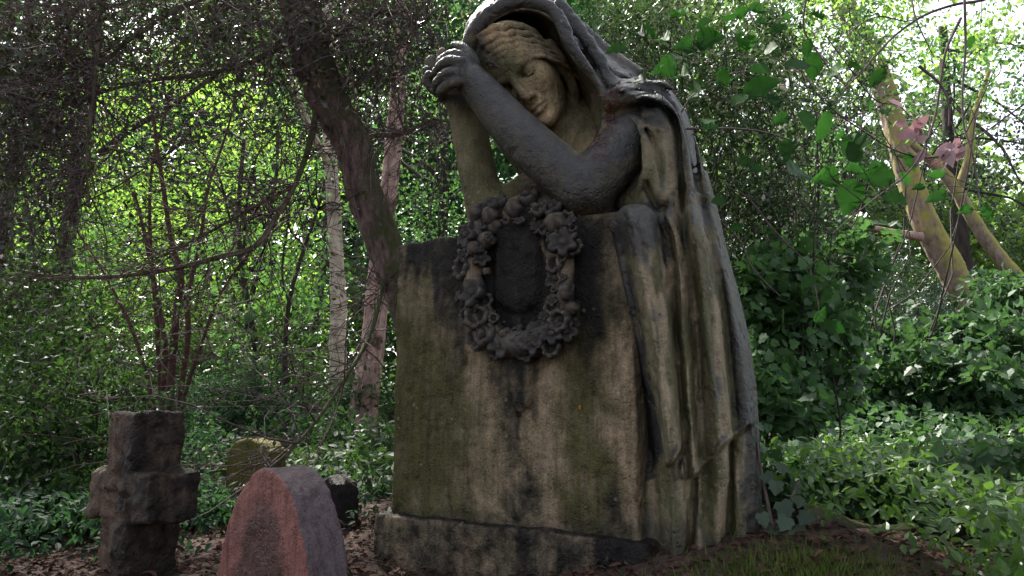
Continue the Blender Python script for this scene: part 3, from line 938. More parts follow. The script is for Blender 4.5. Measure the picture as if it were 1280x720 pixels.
def leaves(pos, axis, nrm, length, width, shape=LEAF_LO, rng=RNG, tint=None, curl=0.0):
    """one small folded blade per position"""
    n = len(pos)
    axis = unit(axis); x = unit(np.cross(axis, nrm)); z = np.cross(x, axis)
    L = np.broadcast_to(length, (n,)); Wd = np.broadcast_to(width, (n,))
    SV, SF = shape
    k = len(SV)
    c = rng.uniform(.2, 1.8, n)
    V = (pos[:, None] + x[:, None] * (SV[:, 0][None] * Wd[:, None])[..., None]
         + axis[:, None] * (SV[:, 1][None] * L[:, None])[..., None]
         + z[:, None] * (SV[:, 2][None] * (Wd * c)[:, None])[..., None])
    if curl:
        V = V - z[:, None] * ((SV[:, 1] ** 2)[None] * (L * curl * rng.uniform(-.3, 1, n))[:, None])[..., None]
    F = (SF[None] + (np.arange(n) * k)[:, None, None]).reshape(-1, SF.shape[1])
    t = rng.random(n) if tint is None else tint
    return V.reshape(-1, 3), F, np.repeat(t, k)


class Foliage:
    def __init__(s): s.V, s.F, s.t, s.n = [], [], [], 0
    def add(s, pos, axis, nrm, length, width, shape=LEAF_LO, rng=RNG, tint=None, curl=0.0):
        if len(pos) == 0: return
        V, F, t = leaves(np.asarray(pos), np.asarray(axis), np.asarray(nrm), length, width, shape, rng, tint, curl)
        s.V.append(V); s.F.append(F + s.n); s.t.append(t); s.n += len(V)
    def sprays(s, centers, R, per, size, rng, flat=.45, up=.9, tilt=.8, shape=LEAF_LO, asp=.5, tvar=.25, droop=.3, curl=0.0):
        """clumps of leaves: each a flattened spray that leans outwards"""
        centers = np.asarray(centers); m = len(centers)
        R = np.broadcast_to(R, (m,))
        c = np.repeat(centers, per, 0); RR = np.repeat(R, per)
        g = rng.normal(size=(m * per, 3)); g = unit(g) * (rng.random((m * per, 1)) ** .45)
        sp = unit(rng.normal(size=(m, 3)) * tilt + np.array([0, 0, up])); sp = np.repeat(sp, per, 0)
        g = g - sp * (g * sp).sum(1, keepdims=True) * (1 - flat)
        pos = c + g * RR[:, None]
        ax = unit(g + rng.normal(size=g.shape) * .45 + np.array([0, 0, -droop]))
        nr = unit(sp + rng.normal(size=g.shape) * .55)
        tc = np.repeat(rng.random(m), per)
        t = np.clip(tc * (1 - tvar) + rng.random(m * per) * tvar, 0, 1)
        L = size * rng.uniform(.65, 1.25, m * per)
        s.add(pos, ax, nr, L, L * asp * rng.uniform(.8, 1.2, m * per), shape, rng, t, curl)
    def obj(s, name, mat, parent=None, org=None):
        V = np.concatenate(s.V); F = np.concatenate(s.F); t = np.concatenate(s.t)
        if org is not None: V = V - org
        return link(name, mesh_np(name, V, F, False, {'tint': t}), mat, parent)


def in_ell(n, c, r, rng, shell=.5, zmin=None):
    g = unit(rng.normal(size=(n, 3))) * (rng.random((n, 1)) ** (1 / 3) * (1 - shell) + shell)
    p = np.asarray(c) + g * np.asarray(r)
    return p if zmin is None else p[p[:, 2] > zmin]


def in_screen(n, x0, x1, y0, y1, Y0, Y1, rng):
    """points spread through the wedge of air seen between two distances"""
    return np.array([P(rng.uniform(x0, x1), rng.uniform(y0, y1), rng.uniform(Y0, Y1)) for _ in range(n)])


def wood(name, paths, mat, parent=None, org=None, rough=0.0, sides=None):
    V, F = tubes(paths, sides, rough)
    if org is not None: V = V - org
    return link(name, mesh_np(name, V, F, True), mat, parent)


def mat_leaf(name, c0, c1, trans, rough=.45, spec=.5, tw=.4, edge=None):
    """tint 0..1 runs from c0 to c1; light also passes through the blade"""
    t = NT(name)
    ti = t.attr('tint')
    v = t.coord()
    col = t.mix(ti, c0, c1)
    if edge is not None:
        col = t.mix(t.sstep(ti, .86, .9), col, edge)
    n1 = t.noise(v, 3.0, 3)
    col = t.mix(t.sstep(n1, .3, .75), t.mix(.45, col, (0.01, .015, .006)), col)
    b = t.pbsdf(col, rough, spec)
    tr = t.n('BsdfTranslucent')
    tc = t.mix(ti, tuple(c * .55 for c in trans), trans)
    t.l(tc, tr.inputs['Color'])
    ms = t.n('MixShader'); ms.inputs[0].default_value = tw
    t.l(b.outputs[0], ms.inputs[1]); t.l(tr.outputs[0], ms.inputs[2])
    t.l(ms.outputs[0], t.out.inputs['Surface'])
    return t.m


def mat_bark(name, c0, c1, c2=None, scale=1.0, stretch=.25, bump=.7, moss=None, rings=None):
    t = NT(name); v = t.coord()
    mp = t.n('Mapping'); t.l(v, mp.inputs['Vector']); mp.inputs['Scale'].default_value = (1, 1, stretch)
    n1 = t.noise(mp.outputs[0], 26 * scale, 6, .7); n2 = t.noise(v, 7 * scale, 4); n3 = t.noise(v, 70 * scale, 4, .7)
    col = t.mix(t.sstep(n1, .32, .68), c0, c1)
    if c2 is not None: col = t.mix(t.sstep(n2, .52, .68), col, c2)
    if rings is not None:
        mr = t.n('Mapping'); t.l(v, mr.inputs['Vector']); mr.inputs['Scale'].default_value = (1, 1, 9)
        nr = t.noise(mr.outputs[0], 6 * scale, 4, .7)
        col = t.mix(t.sstep(nr, .56, .66), col, rings)
    if moss is not None:
        g = t.n('NewGeometry'); sx = t.n('SeparateXYZ'); t.l(g.outputs['Normal'], sx.inputs[0])
        f = t.sstep(t.math('ADD', sx.outputs[2], t.math('MULTIPLY', t.math('SUBTRACT', n2, .5), 2.2)), -.4, .3)
        col = t.mix(f, col, t.mix(n3, moss, tuple(c * .5 for c in moss)))
    h = t.math('ADD', n1, t.math('MULTIPLY', n3, .35))
    t.pbsdf(col, .85, .25, t.bump(h, bump, .012 / scale))
    return t.m


def ground_z(x, y):
    """lie of the land: a low rise under the monument, banks to the right and far off"""
    x = np.asarray(x, float); y = np.asarray(y, float)
    z = .12 * np.exp(-(((x - .75) / .55) ** 2 + ((y - 2.1) / .45) ** 2))
    z = z + .75 * sstep(1.0, 4.5, x) * sstep(2.2, 6.0, y) + .35 * sstep(8, 20, y)
    z = z + .10 * sstep(-.5, -2.5, x) * sstep(2, 5, y)
    z = z - .10 * np.exp(-(((x + .25) / .45) ** 2 + ((y - 2.0) / .55) ** 2))
    z = z - .25 * sstep(1.75, .9, y) * sstep(1.2, .2, np.abs(x))
    return z
# ------------------------------------------------------------------ materials of the plants
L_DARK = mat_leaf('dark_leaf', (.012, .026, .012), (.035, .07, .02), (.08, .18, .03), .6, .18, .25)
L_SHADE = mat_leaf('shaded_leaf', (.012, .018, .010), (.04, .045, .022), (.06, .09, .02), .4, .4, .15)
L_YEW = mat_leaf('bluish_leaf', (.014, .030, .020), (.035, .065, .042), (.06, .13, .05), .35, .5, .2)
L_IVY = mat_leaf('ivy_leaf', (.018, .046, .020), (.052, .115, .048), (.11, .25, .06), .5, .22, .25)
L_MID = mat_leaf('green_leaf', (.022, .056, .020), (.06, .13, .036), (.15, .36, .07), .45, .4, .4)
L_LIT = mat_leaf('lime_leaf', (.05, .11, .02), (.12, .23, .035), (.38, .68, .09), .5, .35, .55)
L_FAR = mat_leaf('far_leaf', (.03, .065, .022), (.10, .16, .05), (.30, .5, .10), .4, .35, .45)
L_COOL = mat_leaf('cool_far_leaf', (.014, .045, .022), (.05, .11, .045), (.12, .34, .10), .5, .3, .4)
L_IVYB = mat_leaf('bright_ivy_leaf', (.026, .066, .028), (.075, .16, .06), (.13, .30, .07), .45, .3, .28)
L_VAR = mat_leaf('variegated_leaf', (.016, .034, .014), (.045, .09, .028), (.09, .19, .04), .35, .45, .25, edge=(.45, .43, .30))
L_HOLLY = mat_leaf('holly_leaf', (.010, .036, .010), (.038, .115, .020), (.06, .23, .03), .55, .08, .25)
L_FERN = mat_leaf('fern_leaf', (.012, .034, .022), (.026, .066, .036), (.08, .2, .06), .65, .15, .3)
L_DEAD = mat_leaf('dead_leaf', (.26, .15, .18), (.68, .50, .54), (.40, .20, .22), .5, .4, .3)
L_LITTER = mat_leaf('litter_leaf', (.035, .018, .015), (.10, .048, .038), (.10, .04, .03), .75, .1, .1)
L_PALE = mat_leaf('pale_leaf', (.16, .20, .10), (.38, .40, .24), (.40, .45, .20), .35, .5, .4)
L_BRAMBLE = mat_leaf('bramble_leaf', (.028, .072, .018), (.07, .15, .028), (.2, .4, .05), .42, .45, .35)
B_LEAN = mat_bark('purplish_bark', (.032, .024, .023), (.21, .150, .138), (.10, .085, .072), 1.3, .2, 1.0, (.07, .075, .03))
B_TWIG = mat_bark('twig_bark', (.035, .024, .025), (.12, .085, .085), None, 2.0)
B_RED = mat_bark('reddish_bark', (.035, .018, .014), (.085, .045, .033), None, 2.0)
B_PALE = mat_bark('pale_bark', (.30, .26, .21), (.55, .50, .42), (.2, .17, .14), 1.0, .6, .5, None, (.05, .042, .035))
B_PINK = mat_bark('pinkish_bark', (.2, .125, .11), (.45, .31, .27), (.07, .045, .04), 1.0, .4)
B_MOSS = mat_bark('mossy_bark', (.12, .09, .075), (.29, .22, .18), (.18, .145, .11), 1.2, .3, .8, (.34, .31, .08))
B_DARK = mat_bark('dark_bark', (.016, .013, .011), (.045, .036, .03), None, 1.0)

# ------------------------------------------------------------------ the ground
def make_ground():
    xs = np.concatenate([-np.geomspace(400, 3, 30), np.linspace(-2.9, 2.9, 90), np.geomspace(3, 400, 30)])
    ys = np.concatenate([np.linspace(-60, -1, 14), np.linspace(-.5, 5, 100), np.geomspace(5.2, 500, 40)])
    X, Y = np.meshgrid(xs, ys, indexing='ij')
    Z = ground_z(X, Y)
    V = np.stack([X, Y, Z], -1).reshape(-1, 3)
    near = np.exp(-(V[:, 0] ** 2 + (V[:, 1] - 2) ** 2) / 60)
    V[:, 2] += (fbm(V, 2.3, 5) - .5) * .05 * near
    nx, ny = len(xs), len(ys)
    i = np.arange(nx - 1)[:, None] * ny + np.arange(ny - 1)[None]
    F = np.stack([i, i + ny, i + ny + 1, i + 1], -1).reshape(-1, 4)
    t = NT('woodland_soil'); v = t.coord()
    n1 = t.noise(v, 4, 6); n2 = t.noise(v, 45, 6, .75)
    col = t.mix(t.sstep(n2, .35, .65), (.022, .014, .011), (.075, .045, .036))
    col = t.mix(t.sstep(n1, .5, .7), col, (.025, .032, .012))
    t.pbsdf(col, .9, .2, t.bump(n2, .8, .02))
    o = link('ground', mesh_np('ground', V, F), t.m)
    tag(o, 'dark woodland soil with reddish leaf mould', 'ground', kind='structure')
make_ground()


def rg(seed): return np.random.default_rng(seed)


def base_of(px, Y, py=560):
    x = P(px, py, Y)[0]
    return np.array([x, Y, float(ground_z(x, Y))])


# ------------------------------------------------------------------ trees with their own trunks
def tree(name, label, cat, trunk, mat_t, crown, mat_l, seed, limbs=14, size=.07, per=60, clump=.5, shape=LEAF_LO, asp=.5, group=None, extra=None, flat=.45, limb_r=.03, tvar=.35):
    """trunk: (pts, radii); crown: list of (centre, radii, number of clumps)"""
    r = rg(seed)
    pts, rad = trunk
    org = np.array([pts[0][0], pts[0][1], pts[0][2]])
    root = tag(empty(name, org), label, cat, group)
    paths = [(pts, rad)]
    fo = Foliage()
    allc = []
    for c, rr_, n in crown:
        allc.append(in_ell(n, c, rr_, r, .25))
    allc = np.concatenate(allc)
    pick = r.permutation(len(allc))[:limbs]
    for k in pick:
        i = int(np.clip(r.integers(len(pts) // 2, len(pts)), 0, len(pts) - 1))
        L = np.linalg.norm(allc[k] - pts[i])
        w_ = wiggle(pts[i], allc[k], 9, .07, r)
        r0 = min(rad[i] * .6, limb_r * max(.5, L / 2))
        paths.append((w_, np.linspace(r0, .005, 9)))
        for q in range(3):
            j = r.integers(3, 9)
            e = w_[j] + r.normal(size=3) * clump * .9
            paths.append((wiggle(w_[j], e, 5, .1, r), np.linspace(r0 * .3 + .003, .002, 5)))
    wood('trunk', paths, mat_t, root, org, rough=.10)
    fo.sprays(allc, clump * r.uniform(.6, 1.25, len(allc)), per, size, r, flat=flat, shape=shape, asp=asp, tvar=tvar)
    fo.obj('crown', mat_l, root, org)
    if extra: extra(root, org, r)
    return root


def straight(px, Y, rpx, top, lean=0.0, seed=0, py=560):
    """a trunk from the ground up to height top"""
    r = rg(seed + 900)
    b = base_of(px, Y, py)
    n = 16
    t = np.linspace(0, 1, n)
    pts = b + np.stack([lean * t * top + .05 * np.sin(t * 7 + seed), .03 * np.sin(t * 5 + 2 * seed), t * top - .05], -1)
    rad = rpx * Y / FPX * (1 - .5 * t) * (1 + .35 * np.exp(-t * top / .25))
    return pts, rad


# -- the dark leaning tree behind the block: its boughs hang over the left half of the picture
def leaning():
    r = rg(21)
    tr = path_px([(600, 690, 3.35, 44), (560, 520, 3.35, 35), (516, 390, 3.3, 29), (480, 305, 3.25, 25), (453, 235, 3.2, 26), (440, 180, 3.15, 26), (412, 125, 3.1, 29), (388, 66, 3.05, 32), (378, 15, 3.0, 29), (356, -60, 2.95, 27), (330, -200, 2.9, 24), (316, -420, 2.9, 17)], 5)
    tr[0][:2, 2] -= .05
    org = tr[0][0].copy()
    root = tag(empty('leaning_tree', org), 'dark purplish bent tree leaning over the left side of the stone block', 'tree')
    t_ = wood('trunk', [(tr[0], tr[1] * .84)], B_LEAN, root, org, rough=.34)
    # boughs that can be followed in the photo
    def bough(pts, n=6): return path_px([(x, y, z, q * .72) for x, y, z, q in pts], n)
    bs = [bough([(398, 130, 3.1, 7), (384, 190, 3.04, 5.5), (368, 232, 3.0, 5), (346, 270, 2.97, 4.8), (318, 308, 2.94, 5.2), (270, 322, 2.92, 4.8), (225, 334, 2.9, 4.4), (170, 343, 2.9, 4.0), (110, 347, 2.9, 3.6), (62, 344, 2.9, 2.6), (28, 340, 2.9, 1.2)]),
          bough([(368, 232, 3.0, 4), (330, 252, 2.96, 3.2), (280, 280, 2.93, 2.6), (230, 306, 2.9, 2.2), (170, 336, 2.88, 1.2)]),
          bough([(482, 340, 3.27, 6), (474, 375, 3.15, 5), (462, 420, 3.0, 4.2), (436, 466, 2.85, 3.6), (400, 520, 2.7, 3.0), (366, 560, 2.6, 2.4), (338, 584, 2.52, 1.8)]),
          bough([(380, 30, 3.0, 10), (330, 70, 2.9, 6), (262, 92, 2.85, 4.6), (190, 100, 2.8, 3.8), (120, 118, 2.8, 2.8), (40, 150, 2.8, 1.4)]),
          bough([(420, 120, 3.1, 8), (452, 100, 3.15, 6), (486, 70, 3.2, 5), (520, 20, 3.25, 4), (560, -40, 3.3, 3)]),
          bough([(440, 190, 3.15, 7), (466, 170, 3.2, 5), (500, 168, 3.25, 4), (545, 150, 3.3, 2.5), (590, 160, 3.35, 1.2)]),
          bough([(395, 60, 3.05, 9), (440, 30, 3.0, 7), (480, 14, 3.0, 5), (520, 30, 3.0, 3), (556, 60, 3.0, 1.4)]),
          bough([(360, -40, 2.95, 10), (300, -20, 2.8, 7), (225, 10, 2.7, 4.5), (150, 60, 2.65, 3), (85, 130, 2.6, 2), (60, 190, 2.6, 1)]),
          bough([(130, -30, 2.5, 4.2), (122, 60, 2.5, 3.8), (116, 130, 2.5, 3.2), (108, 200, 2.5, 2.6), (112, 260, 2.5, 1.5)]),
          bough([(82, -30, 2.6, 3.4), (88, 60, 2.6, 3), (98, 120, 2.6, 2.4), (96, 190, 2.6, 1.6), (104, 240, 2.6, 1)])]
    for b_ in bs: wood('bough', [b_], B_LEAN, root, org, rough=.12)
    # tangle of bare twigs
    tw = []
    fo = Foliage(); tips = []
    ends = [b_ for b_ in bs]
    for i in range(760):
        bp, br = ends[r.integers(len(ends))]
        j = r.integers(1, len(bp))
        a = bp[j]
        L = r.uniform(.2, .95)
        d = unit(np.array([-.55, r.normal() * .5 - .1, -.30]) + r.normal(size=3) * np.array([.6, .4, .55]))
        w_ = wiggle(a, a + d * L, 8, .06, r, -.04)
        r0 = r.uniform(.0016, .0042)
        tw.append((w_, np.linspace(r0, .0009, 8)))
        for q in range(r.integers(1, 5)):
            k = r.integers(2, 8)
            e = w_[k] + unit(d + r.normal(size=3) * .7) * L * r.uniform(.15, .45)
            w2 = wiggle(w_[k], e, 5, .08, r)
            tw.append((w2, np.linspace(r0 * .6, .0007, 5)))
            tips.append(w2[-1]); tips.append(w2[2])
    for i in range(800):       # finer tangle filling the top left corner
        a = P(r.uniform(-60, 560), r.uniform(-60, 170) * r.random(), r.uniform(2.5, 3.4))
        d = unit(np.array([-.4, 0, -.5]) + r.normal(size=3) * .7)
        w_ = wiggle(a, a + d * r.uniform(.25, .8), 7, .08, r)
        tw.append((w_, np.linspace(r.uniform(.0014, .0035), .0008, 7))); tips.append(w_[-1]); tips.append(w_[3])
    wood('twigs', tw, B_TWIG, root, org)
    tips = np.array(tips)
    tx, ty = proj(tips)
    tips = tips[(ty < 105) | (tx < 70) | (r.random(len(tips)) < .10)]
    fo.sprays(tips, .07, 3, .030, r, flat=.6, asp=.55, tvar=.8)
    hi = np.concatenate([in_screen(40, -60, 600, -120, 60, 2.7, 3.6, r), in_screen(70, -80, 130, -60, 260, 3.2, 4.4, r), in_screen(14, 300, 600, 40, 170, 3.4, 4.2, r)])
    fo.sprays(hi, .13, 22, .026, r, flat=.6, asp=.55, tvar=.6)
    # the crown overhead, out of the picture, that shades the monument
    over = in_ell(520, np.array([-1.5, 2.4, 3.6]), np.array([3.0, 2.3, .9]), r, .2)
    ox, oy = proj(over)
    over = over[oy < -130]
    fo.sprays(over, .32, 46, .055, r, flat=.5, asp=.55, tvar=.6)
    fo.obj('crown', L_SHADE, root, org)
    f2 = Foliage()
    hi = in_screen(220, 60, 600, -40, 140, 2.8, 3.8, r)
    f2.sprays(hi, .10, 9, .022, r, flat=.6, asp=.6, tvar=.8)  # small pale leaves scattered among the upper twigs
    f2.obj('pale_leaves', L_PALE, root, org)
leaning()

# -- trunks that stand out in the middle distance on the left
tree('birch_tree', 'slim pale birch with dark bands standing upright left of the block', 'tree',
     path_px([(421, 620, 5.2, 12), (421, 520, 5.2, 10.5), (422, 440, 5.2, 10), (423, 380, 5.2, 9.5), (420, 310, 5.2, 9), (415, 230, 5.2, 8.5), (410, 120, 5.2, 9), (408, -20, 5.2, 8), (420, -300, 5.2, 6)], 5), B_PALE,
     [(P(410, -190, 5.2), (1.3, 1.1, .7), 50)], L_MID, 31, 3, .055, 55, .42)
tree('pink_barked_tree', 'pinkish barked trunk leaning in behind the birch, close to the block', 'tree',
     path_px([(446, 580, 4.8, 20), (456, 500, 4.8, 17), (466, 430, 4.8, 15), (472, 370, 4.8, 14), (478, 300, 4.8, 12), (490, 200, 4.8, 11), (500, 60, 4.8, 9), (506, -160, 4.8, 6)], 5), B_PINK,
     [(P(520, -130, 4.8), (1.2, 1.0, .7), 50)], L_DARK, 32, 0, .05, 55, .38)

# -- the multi-stemmed shrub behind the cross
def stems():
    r = rg(41)
    org = base_of(205, 4.2)
    root = tag(empty('many_stemmed_shrub', org), 'sparse shrub of thin reddish stems fanning up behind the stone cross', 'shrub')
    fo = Foliage()
    for a in ([(210, 640, 4.2, 13), (212, 520, 4.2, 9), (216, 440, 4.2, 8), (222, 380, 4.2, 7.5), (226, 345, 4.2, 7), (214, 300, 4.2, 5.5), (205, 240, 4.2, 5), (196, 180, 4.2, 4), (186, 90, 4.2, 3), (184, -10, 4.2, 2)],
              [(206, 640, 4.25, 12), (204, 520, 4.25, 7), (206, 430, 4.25, 6), (198, 380, 4.25, 5), (186, 320, 4.25, 4), (170, 250, 4.25, 3.4), (140, 170, 4.25, 2.4), (120, 80, 4.25, 1.6)],
              [(216, 640, 4.15, 12), (222, 520, 4.15, 7), (234, 430, 4.15, 6), (236, 370, 4.15, 5), (250, 300, 4.15, 4), (262, 230, 4.15, 3), (290, 140, 4.15, 2.2), (300, 40, 4.15, 1.4)],
              [(212, 600, 4.3, 10), (200, 480, 4.3, 5.5), (196, 400, 4.3, 5), (188, 300, 4.3, 4), (190, 210, 4.3, 3), (214, 110, 4.3, 2.2), (222, 10, 4.3, 1.5)],
              [(218, 600, 4.1, 9), (230, 500, 4.1, 5), (252, 430, 4.1, 4), (270, 380, 4.1, 3.4), (300, 330, 4.1, 2.6), (330, 300, 4.1, 1.6)],
              [(204, 600, 4.1, 9), (190, 500, 4.1, 5), (168, 420, 4.1, 4), (140, 360, 4.1, 3), (104, 300, 4.1, 2), (70, 260, 4.1, 1.2)]):
        a = [(x, y, z, q * .62) for x, y, z, q in a]
        p_, q_ = path_px(a, 5)
        tw = [(p_, q_)]
        for k in range(22):
            j = r.integers(8, len(p_)); d = unit(np.array([r.choice([-1, 1]) * .7, 0, .45]) + r.normal(size=3) * .5)
            w_ = wiggle(p_[j], p_[j] + d * r.uniform(.15, .65), 6, .08, r)
            tw.append((w_, np.linspace(.0035, .001, 6)))
            fo.sprays(w_[4:], .06, 4, .035, r, tvar=.8)
        wood('stem', tw, B_RED, root, org, rough=.1)
    fo.obj('leaves', L_MID, root, org)
stems()

# -- saplings: dark thin stems seen against the green
for i, (px, Y, rp, top, ln, lab) in enumerate((
        (318, 5.6, 5, 2.6, -.10, 'thin dark sapling leaning left in front of the sunlit leaves'),
        (338, 5.2, 4, 2.2, .12, 'thin dark sapling between the shrub and the birch, leaning right'),
        (300, 6.4, 4.5, 3.0, .05, 'straight dark sapling deep in the lit thicket'),
        (60, 4.6, 4, 3.0, -.04, 'thin dark stem at the far left edge of the thicket'),
        (385, 7.4, 6, 3.8, .02, 'dark upright trunk just left of the birch'))):
    tree('sapling', lab, 'sapling', straight(px, Y, rp, top, ln, i), B_DARK,
         [(straight(px, Y, rp, top, ln, i)[0][-3], (.6, .5, .6), 14)], L_MID, 60 + i, 9, .05, 16, .28, group='saplings in the left thicket')

# -- background trees (own trunk and crown each): left lit by the sun, middle dark, right open to the sky
def bg(label, px, Y, rp, top, mat_l, mat_t, crowns, seed, size=.08, per=55, clump=.6, limbs=12, lean=0.0, name='woodland_tree'):
    tr = straight(px, Y, rp, top, lean, seed)
    tree(name, label, 'tree', tr, mat_t, [(P(cx, cy, cY), rr_, n) for cx, cy, cY, rr_, n in crowns], mat_l, seed, limbs, size, per, clump, group='trees of the wood behind the monument')


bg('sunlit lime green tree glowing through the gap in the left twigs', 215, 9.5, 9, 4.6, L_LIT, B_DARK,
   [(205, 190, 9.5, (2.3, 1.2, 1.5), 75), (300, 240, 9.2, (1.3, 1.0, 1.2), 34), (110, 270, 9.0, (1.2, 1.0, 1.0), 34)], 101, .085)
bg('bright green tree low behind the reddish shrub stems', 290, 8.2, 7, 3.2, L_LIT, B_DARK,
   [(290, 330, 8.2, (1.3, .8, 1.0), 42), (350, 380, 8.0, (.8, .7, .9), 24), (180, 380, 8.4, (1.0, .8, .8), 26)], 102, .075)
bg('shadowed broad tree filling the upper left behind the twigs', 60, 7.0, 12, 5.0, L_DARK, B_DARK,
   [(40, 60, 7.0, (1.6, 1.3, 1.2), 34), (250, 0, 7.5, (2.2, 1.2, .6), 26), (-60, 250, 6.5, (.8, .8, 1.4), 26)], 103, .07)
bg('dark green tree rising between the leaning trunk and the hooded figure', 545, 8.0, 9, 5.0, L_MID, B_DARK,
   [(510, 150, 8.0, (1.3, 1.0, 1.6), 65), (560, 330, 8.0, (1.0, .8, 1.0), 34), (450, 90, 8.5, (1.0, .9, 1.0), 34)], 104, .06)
bg('tall dark tree behind the mourner, on her right shoulder side', 860, 8.5, 10, 5.5, L_DARK, B_DARK,
   [(800, 120, 8.5, (1.2, 1.0, 1.4), 40), (930, 280, 8.3, (1.0, 1.0, 1.1), 38)], 105, .065)
bg('light leafy tree under the white sky, above the mossy trunk', 1010, 13, 9, 6.5, L_MID, B_PALE,
   [(1010, 60, 13, (2.0, 1.4, 1.6), 28), (1120, 120, 13.5, (1.8, 1.4, 1.4), 24)], 106, .10, 50, .6)
bg('blue green tree at the right edge with sky showing through', 1230, 11, 10, 6.0, L_YEW, B_DARK,
   [(1240, 120, 11, (1.3, 1.1, 1.5), 36), (1290, 250, 10.5, (1.0, .9, 1.2), 30), (1190, 230, 11.5, (1.0, .9, .9), 20)], 107, .08, 50, .55)
bg('dusky tree with a bare trunk among the far ivy on the right', 1100, 12, 8, 4.5, L_YEW, B_DARK,
   [(1090, 220, 12, (1.3, 1.0, .9), 24), (1000, 300, 11.5, (1.4, 1.0, 1.1), 34)], 108, .08)
bg('thin far trunk beside the dusky tree, right of the statue', 1068, 13, 5, 5.0, L_MID, B_DARK,
   [(1040, 180, 13, (1.2, 1.0, 1.0), 20)], 109, .09)
bg('far left tree in deep shade by the picture edge', -30, 5.6, 10, 4.6, L_DARK, B_DARK,
   [(10, 260, 5.6, (.75, .7, 1.2), 42), (-20, 440, 5.4, (.7, .7, .8), 26)], 110, .055, 55, .4)

# -- the far wood: one mass that closes the view, thin at the upper right
def far_wood():
    r = rg(77)
    fo = Foliage()
    c = []
    while len(c) < 2800:
        px = r.uniform(-250, 1550); py = r.uniform(-110, 520); Y = r.uniform(17, 34)
        open_ = float(sstep(860, 1060, px) * sstep(300, 120, py))
        low = float(sstep(600, 450, px) * sstep(330, 420, py)); cor = float(sstep(330, 120, px) * sstep(130, 40, py)); mid = float(sstep(760, 800, px) * sstep(1050, 980, px))
        if r.random() < max(.93 * open_, .8 * low, .6 * cor, .45 * mid): continue
        c.append(P(px, py, Y))
    c = np.array(c); cx, cy = proj(c)
    for side, mat, lab in ((cx < 760, L_COOL, 'far cool green wood closing the view on the left of the monument'), (cx >= 760, L_FAR, 'far pale green wood with white sky gaps on the right of the monument')):
        q = c[side]
        fo = Foliage()
        fo.sprays(q, r.uniform(.7, 1.8, len(q)), 55, .36, r, flat=.55, asp=.6, tvar=.3)
        fo.sprays(q[::3] + r.normal(size=(len(q[::3]), 3)), .9, 40, .20, r, flat=.4, asp=.5, tvar=.4)
        tag(fo.obj('far_wood', mat), lab, 'wood', kind='stuff')
far_wood()


def far_thicket():
    r = rg(78)
    fo = Foliage()
    c = np.array([P(r.uniform(-250, 640), r.uniform(345, 520), r.uniform(10, 15)) for _ in range(420)])
    fo.sprays(c, r.uniform(.4, .9, len(c)), 60, .15, r, flat=.5, asp=.5, tvar=.5)
    tag(fo.obj('far_undergrowth', L_DARK), 'dark undergrowth far back between the trunks on the left', 'undergrowth', kind='stuff')
far_thicket()


# ------------------------------------------------------------------ shrubs and undergrowth
def shrub(name, label, px, Y, crowns, mat, seed, size=.045, per=50, clump=.22, shape=LEAF_LO, asp=.5, stems_=9, cat='shrub', flat=.5, group=None, tvar=.4, curl=0.0, twigs=None):
    r = rg(seed)
    org = base_of(px, Y)
    root = tag(empty(name, org), label, cat, group)
    C = np.concatenate([in_ell(n, P(cx, cy, cY), rr_, r, .2) for cx, cy, cY, rr_, n in crowns])
    gz = ground_z(C[:, 0], C[:, 1]); C[:, 2] = np.maximum(C[:, 2], gz + .03)
    paths = []
    for k in r.permutation(len(C))[:stems_ * 3]:
        b = org + np.array([r.normal() * .1, r.normal() * .08, -.02])
        paths.append((wiggle(b, C[k], 8, .07, r, -.05), np.linspace(.008, .002, 8)))
    wood('stems', paths, B_DARK, root, org)
    if twigs is not None:
        tp = []
        for _ in range(twigs[0]):
            a_ = P(r.uniform(twigs[1], twigs[2]), r.uniform(twigs[3], twigs[4]), Y + r.uniform(-.35, .2))
            d_ = unit(r.normal(size=3) * np.array([1, .4, 1]) + np.array([.2, 0, .3]))
            w_ = wiggle(a_, a_ + d_ * r.uniform(.15, .6), 7, .09, r)
            tp.append((w_, np.linspace(r.uniform(.0015, .004), .001, 7)))
        wood('twigs', tp, B_TWIG, root, org)
    fo = Foliage()
    fo.sprays(C, clump * r.uniform(.6, 1.3, len(C)), per, size, r, flat=flat, shape=shape, asp=asp, tvar=tvar, curl=curl)
    fo.obj('leaves', mat, root, org)
    return root


shrub('yew_bush', 'dark evergreen bush crowding the left edge beside the stone cross', 60, 2.7,
      [(20, 580, 2.7, (.26, .25, .40), 70), (80, 500, 3.0, (.26, .25, .30), 55), (20, 420, 3.2, (.30, .3, .34), 46), (50, 670, 2.5, (.26, .22, .16), 40)], L_DARK, 201, .034, 60, .12, stems_=8)
shrub('fern_bush', 'teal feathery bush behind the mossy headstone and the cross', 280, 4.9,
      [(285, 500, 4.9, (.42, .3, .18), 42), (330, 530, 4.8, (.32, .3, .2), 30), (250, 560, 4.7, (.25, .25, .25), 26), (290, 590, 4.4, (.5, .3, .25), 36)], L_FERN, 202, .05, 60, .19, asp=.25, stems_=6, flat=.25)
shrub('glossy_bush', 'glossy leaved bush between the red headstone and the stone block', 440, 4.3,
      [(440, 600, 4.3, (.26, .3, .35), 50), (400, 560, 4.6, (.25, .3, .25), 30), (460, 660, 3.6, (.18, .25, .2), 30), (440, 500, 4.9, (.25, .25, .2), 24)], L_IVY, 203, .05, 42, .17, LEAF_MID, .55, 7)
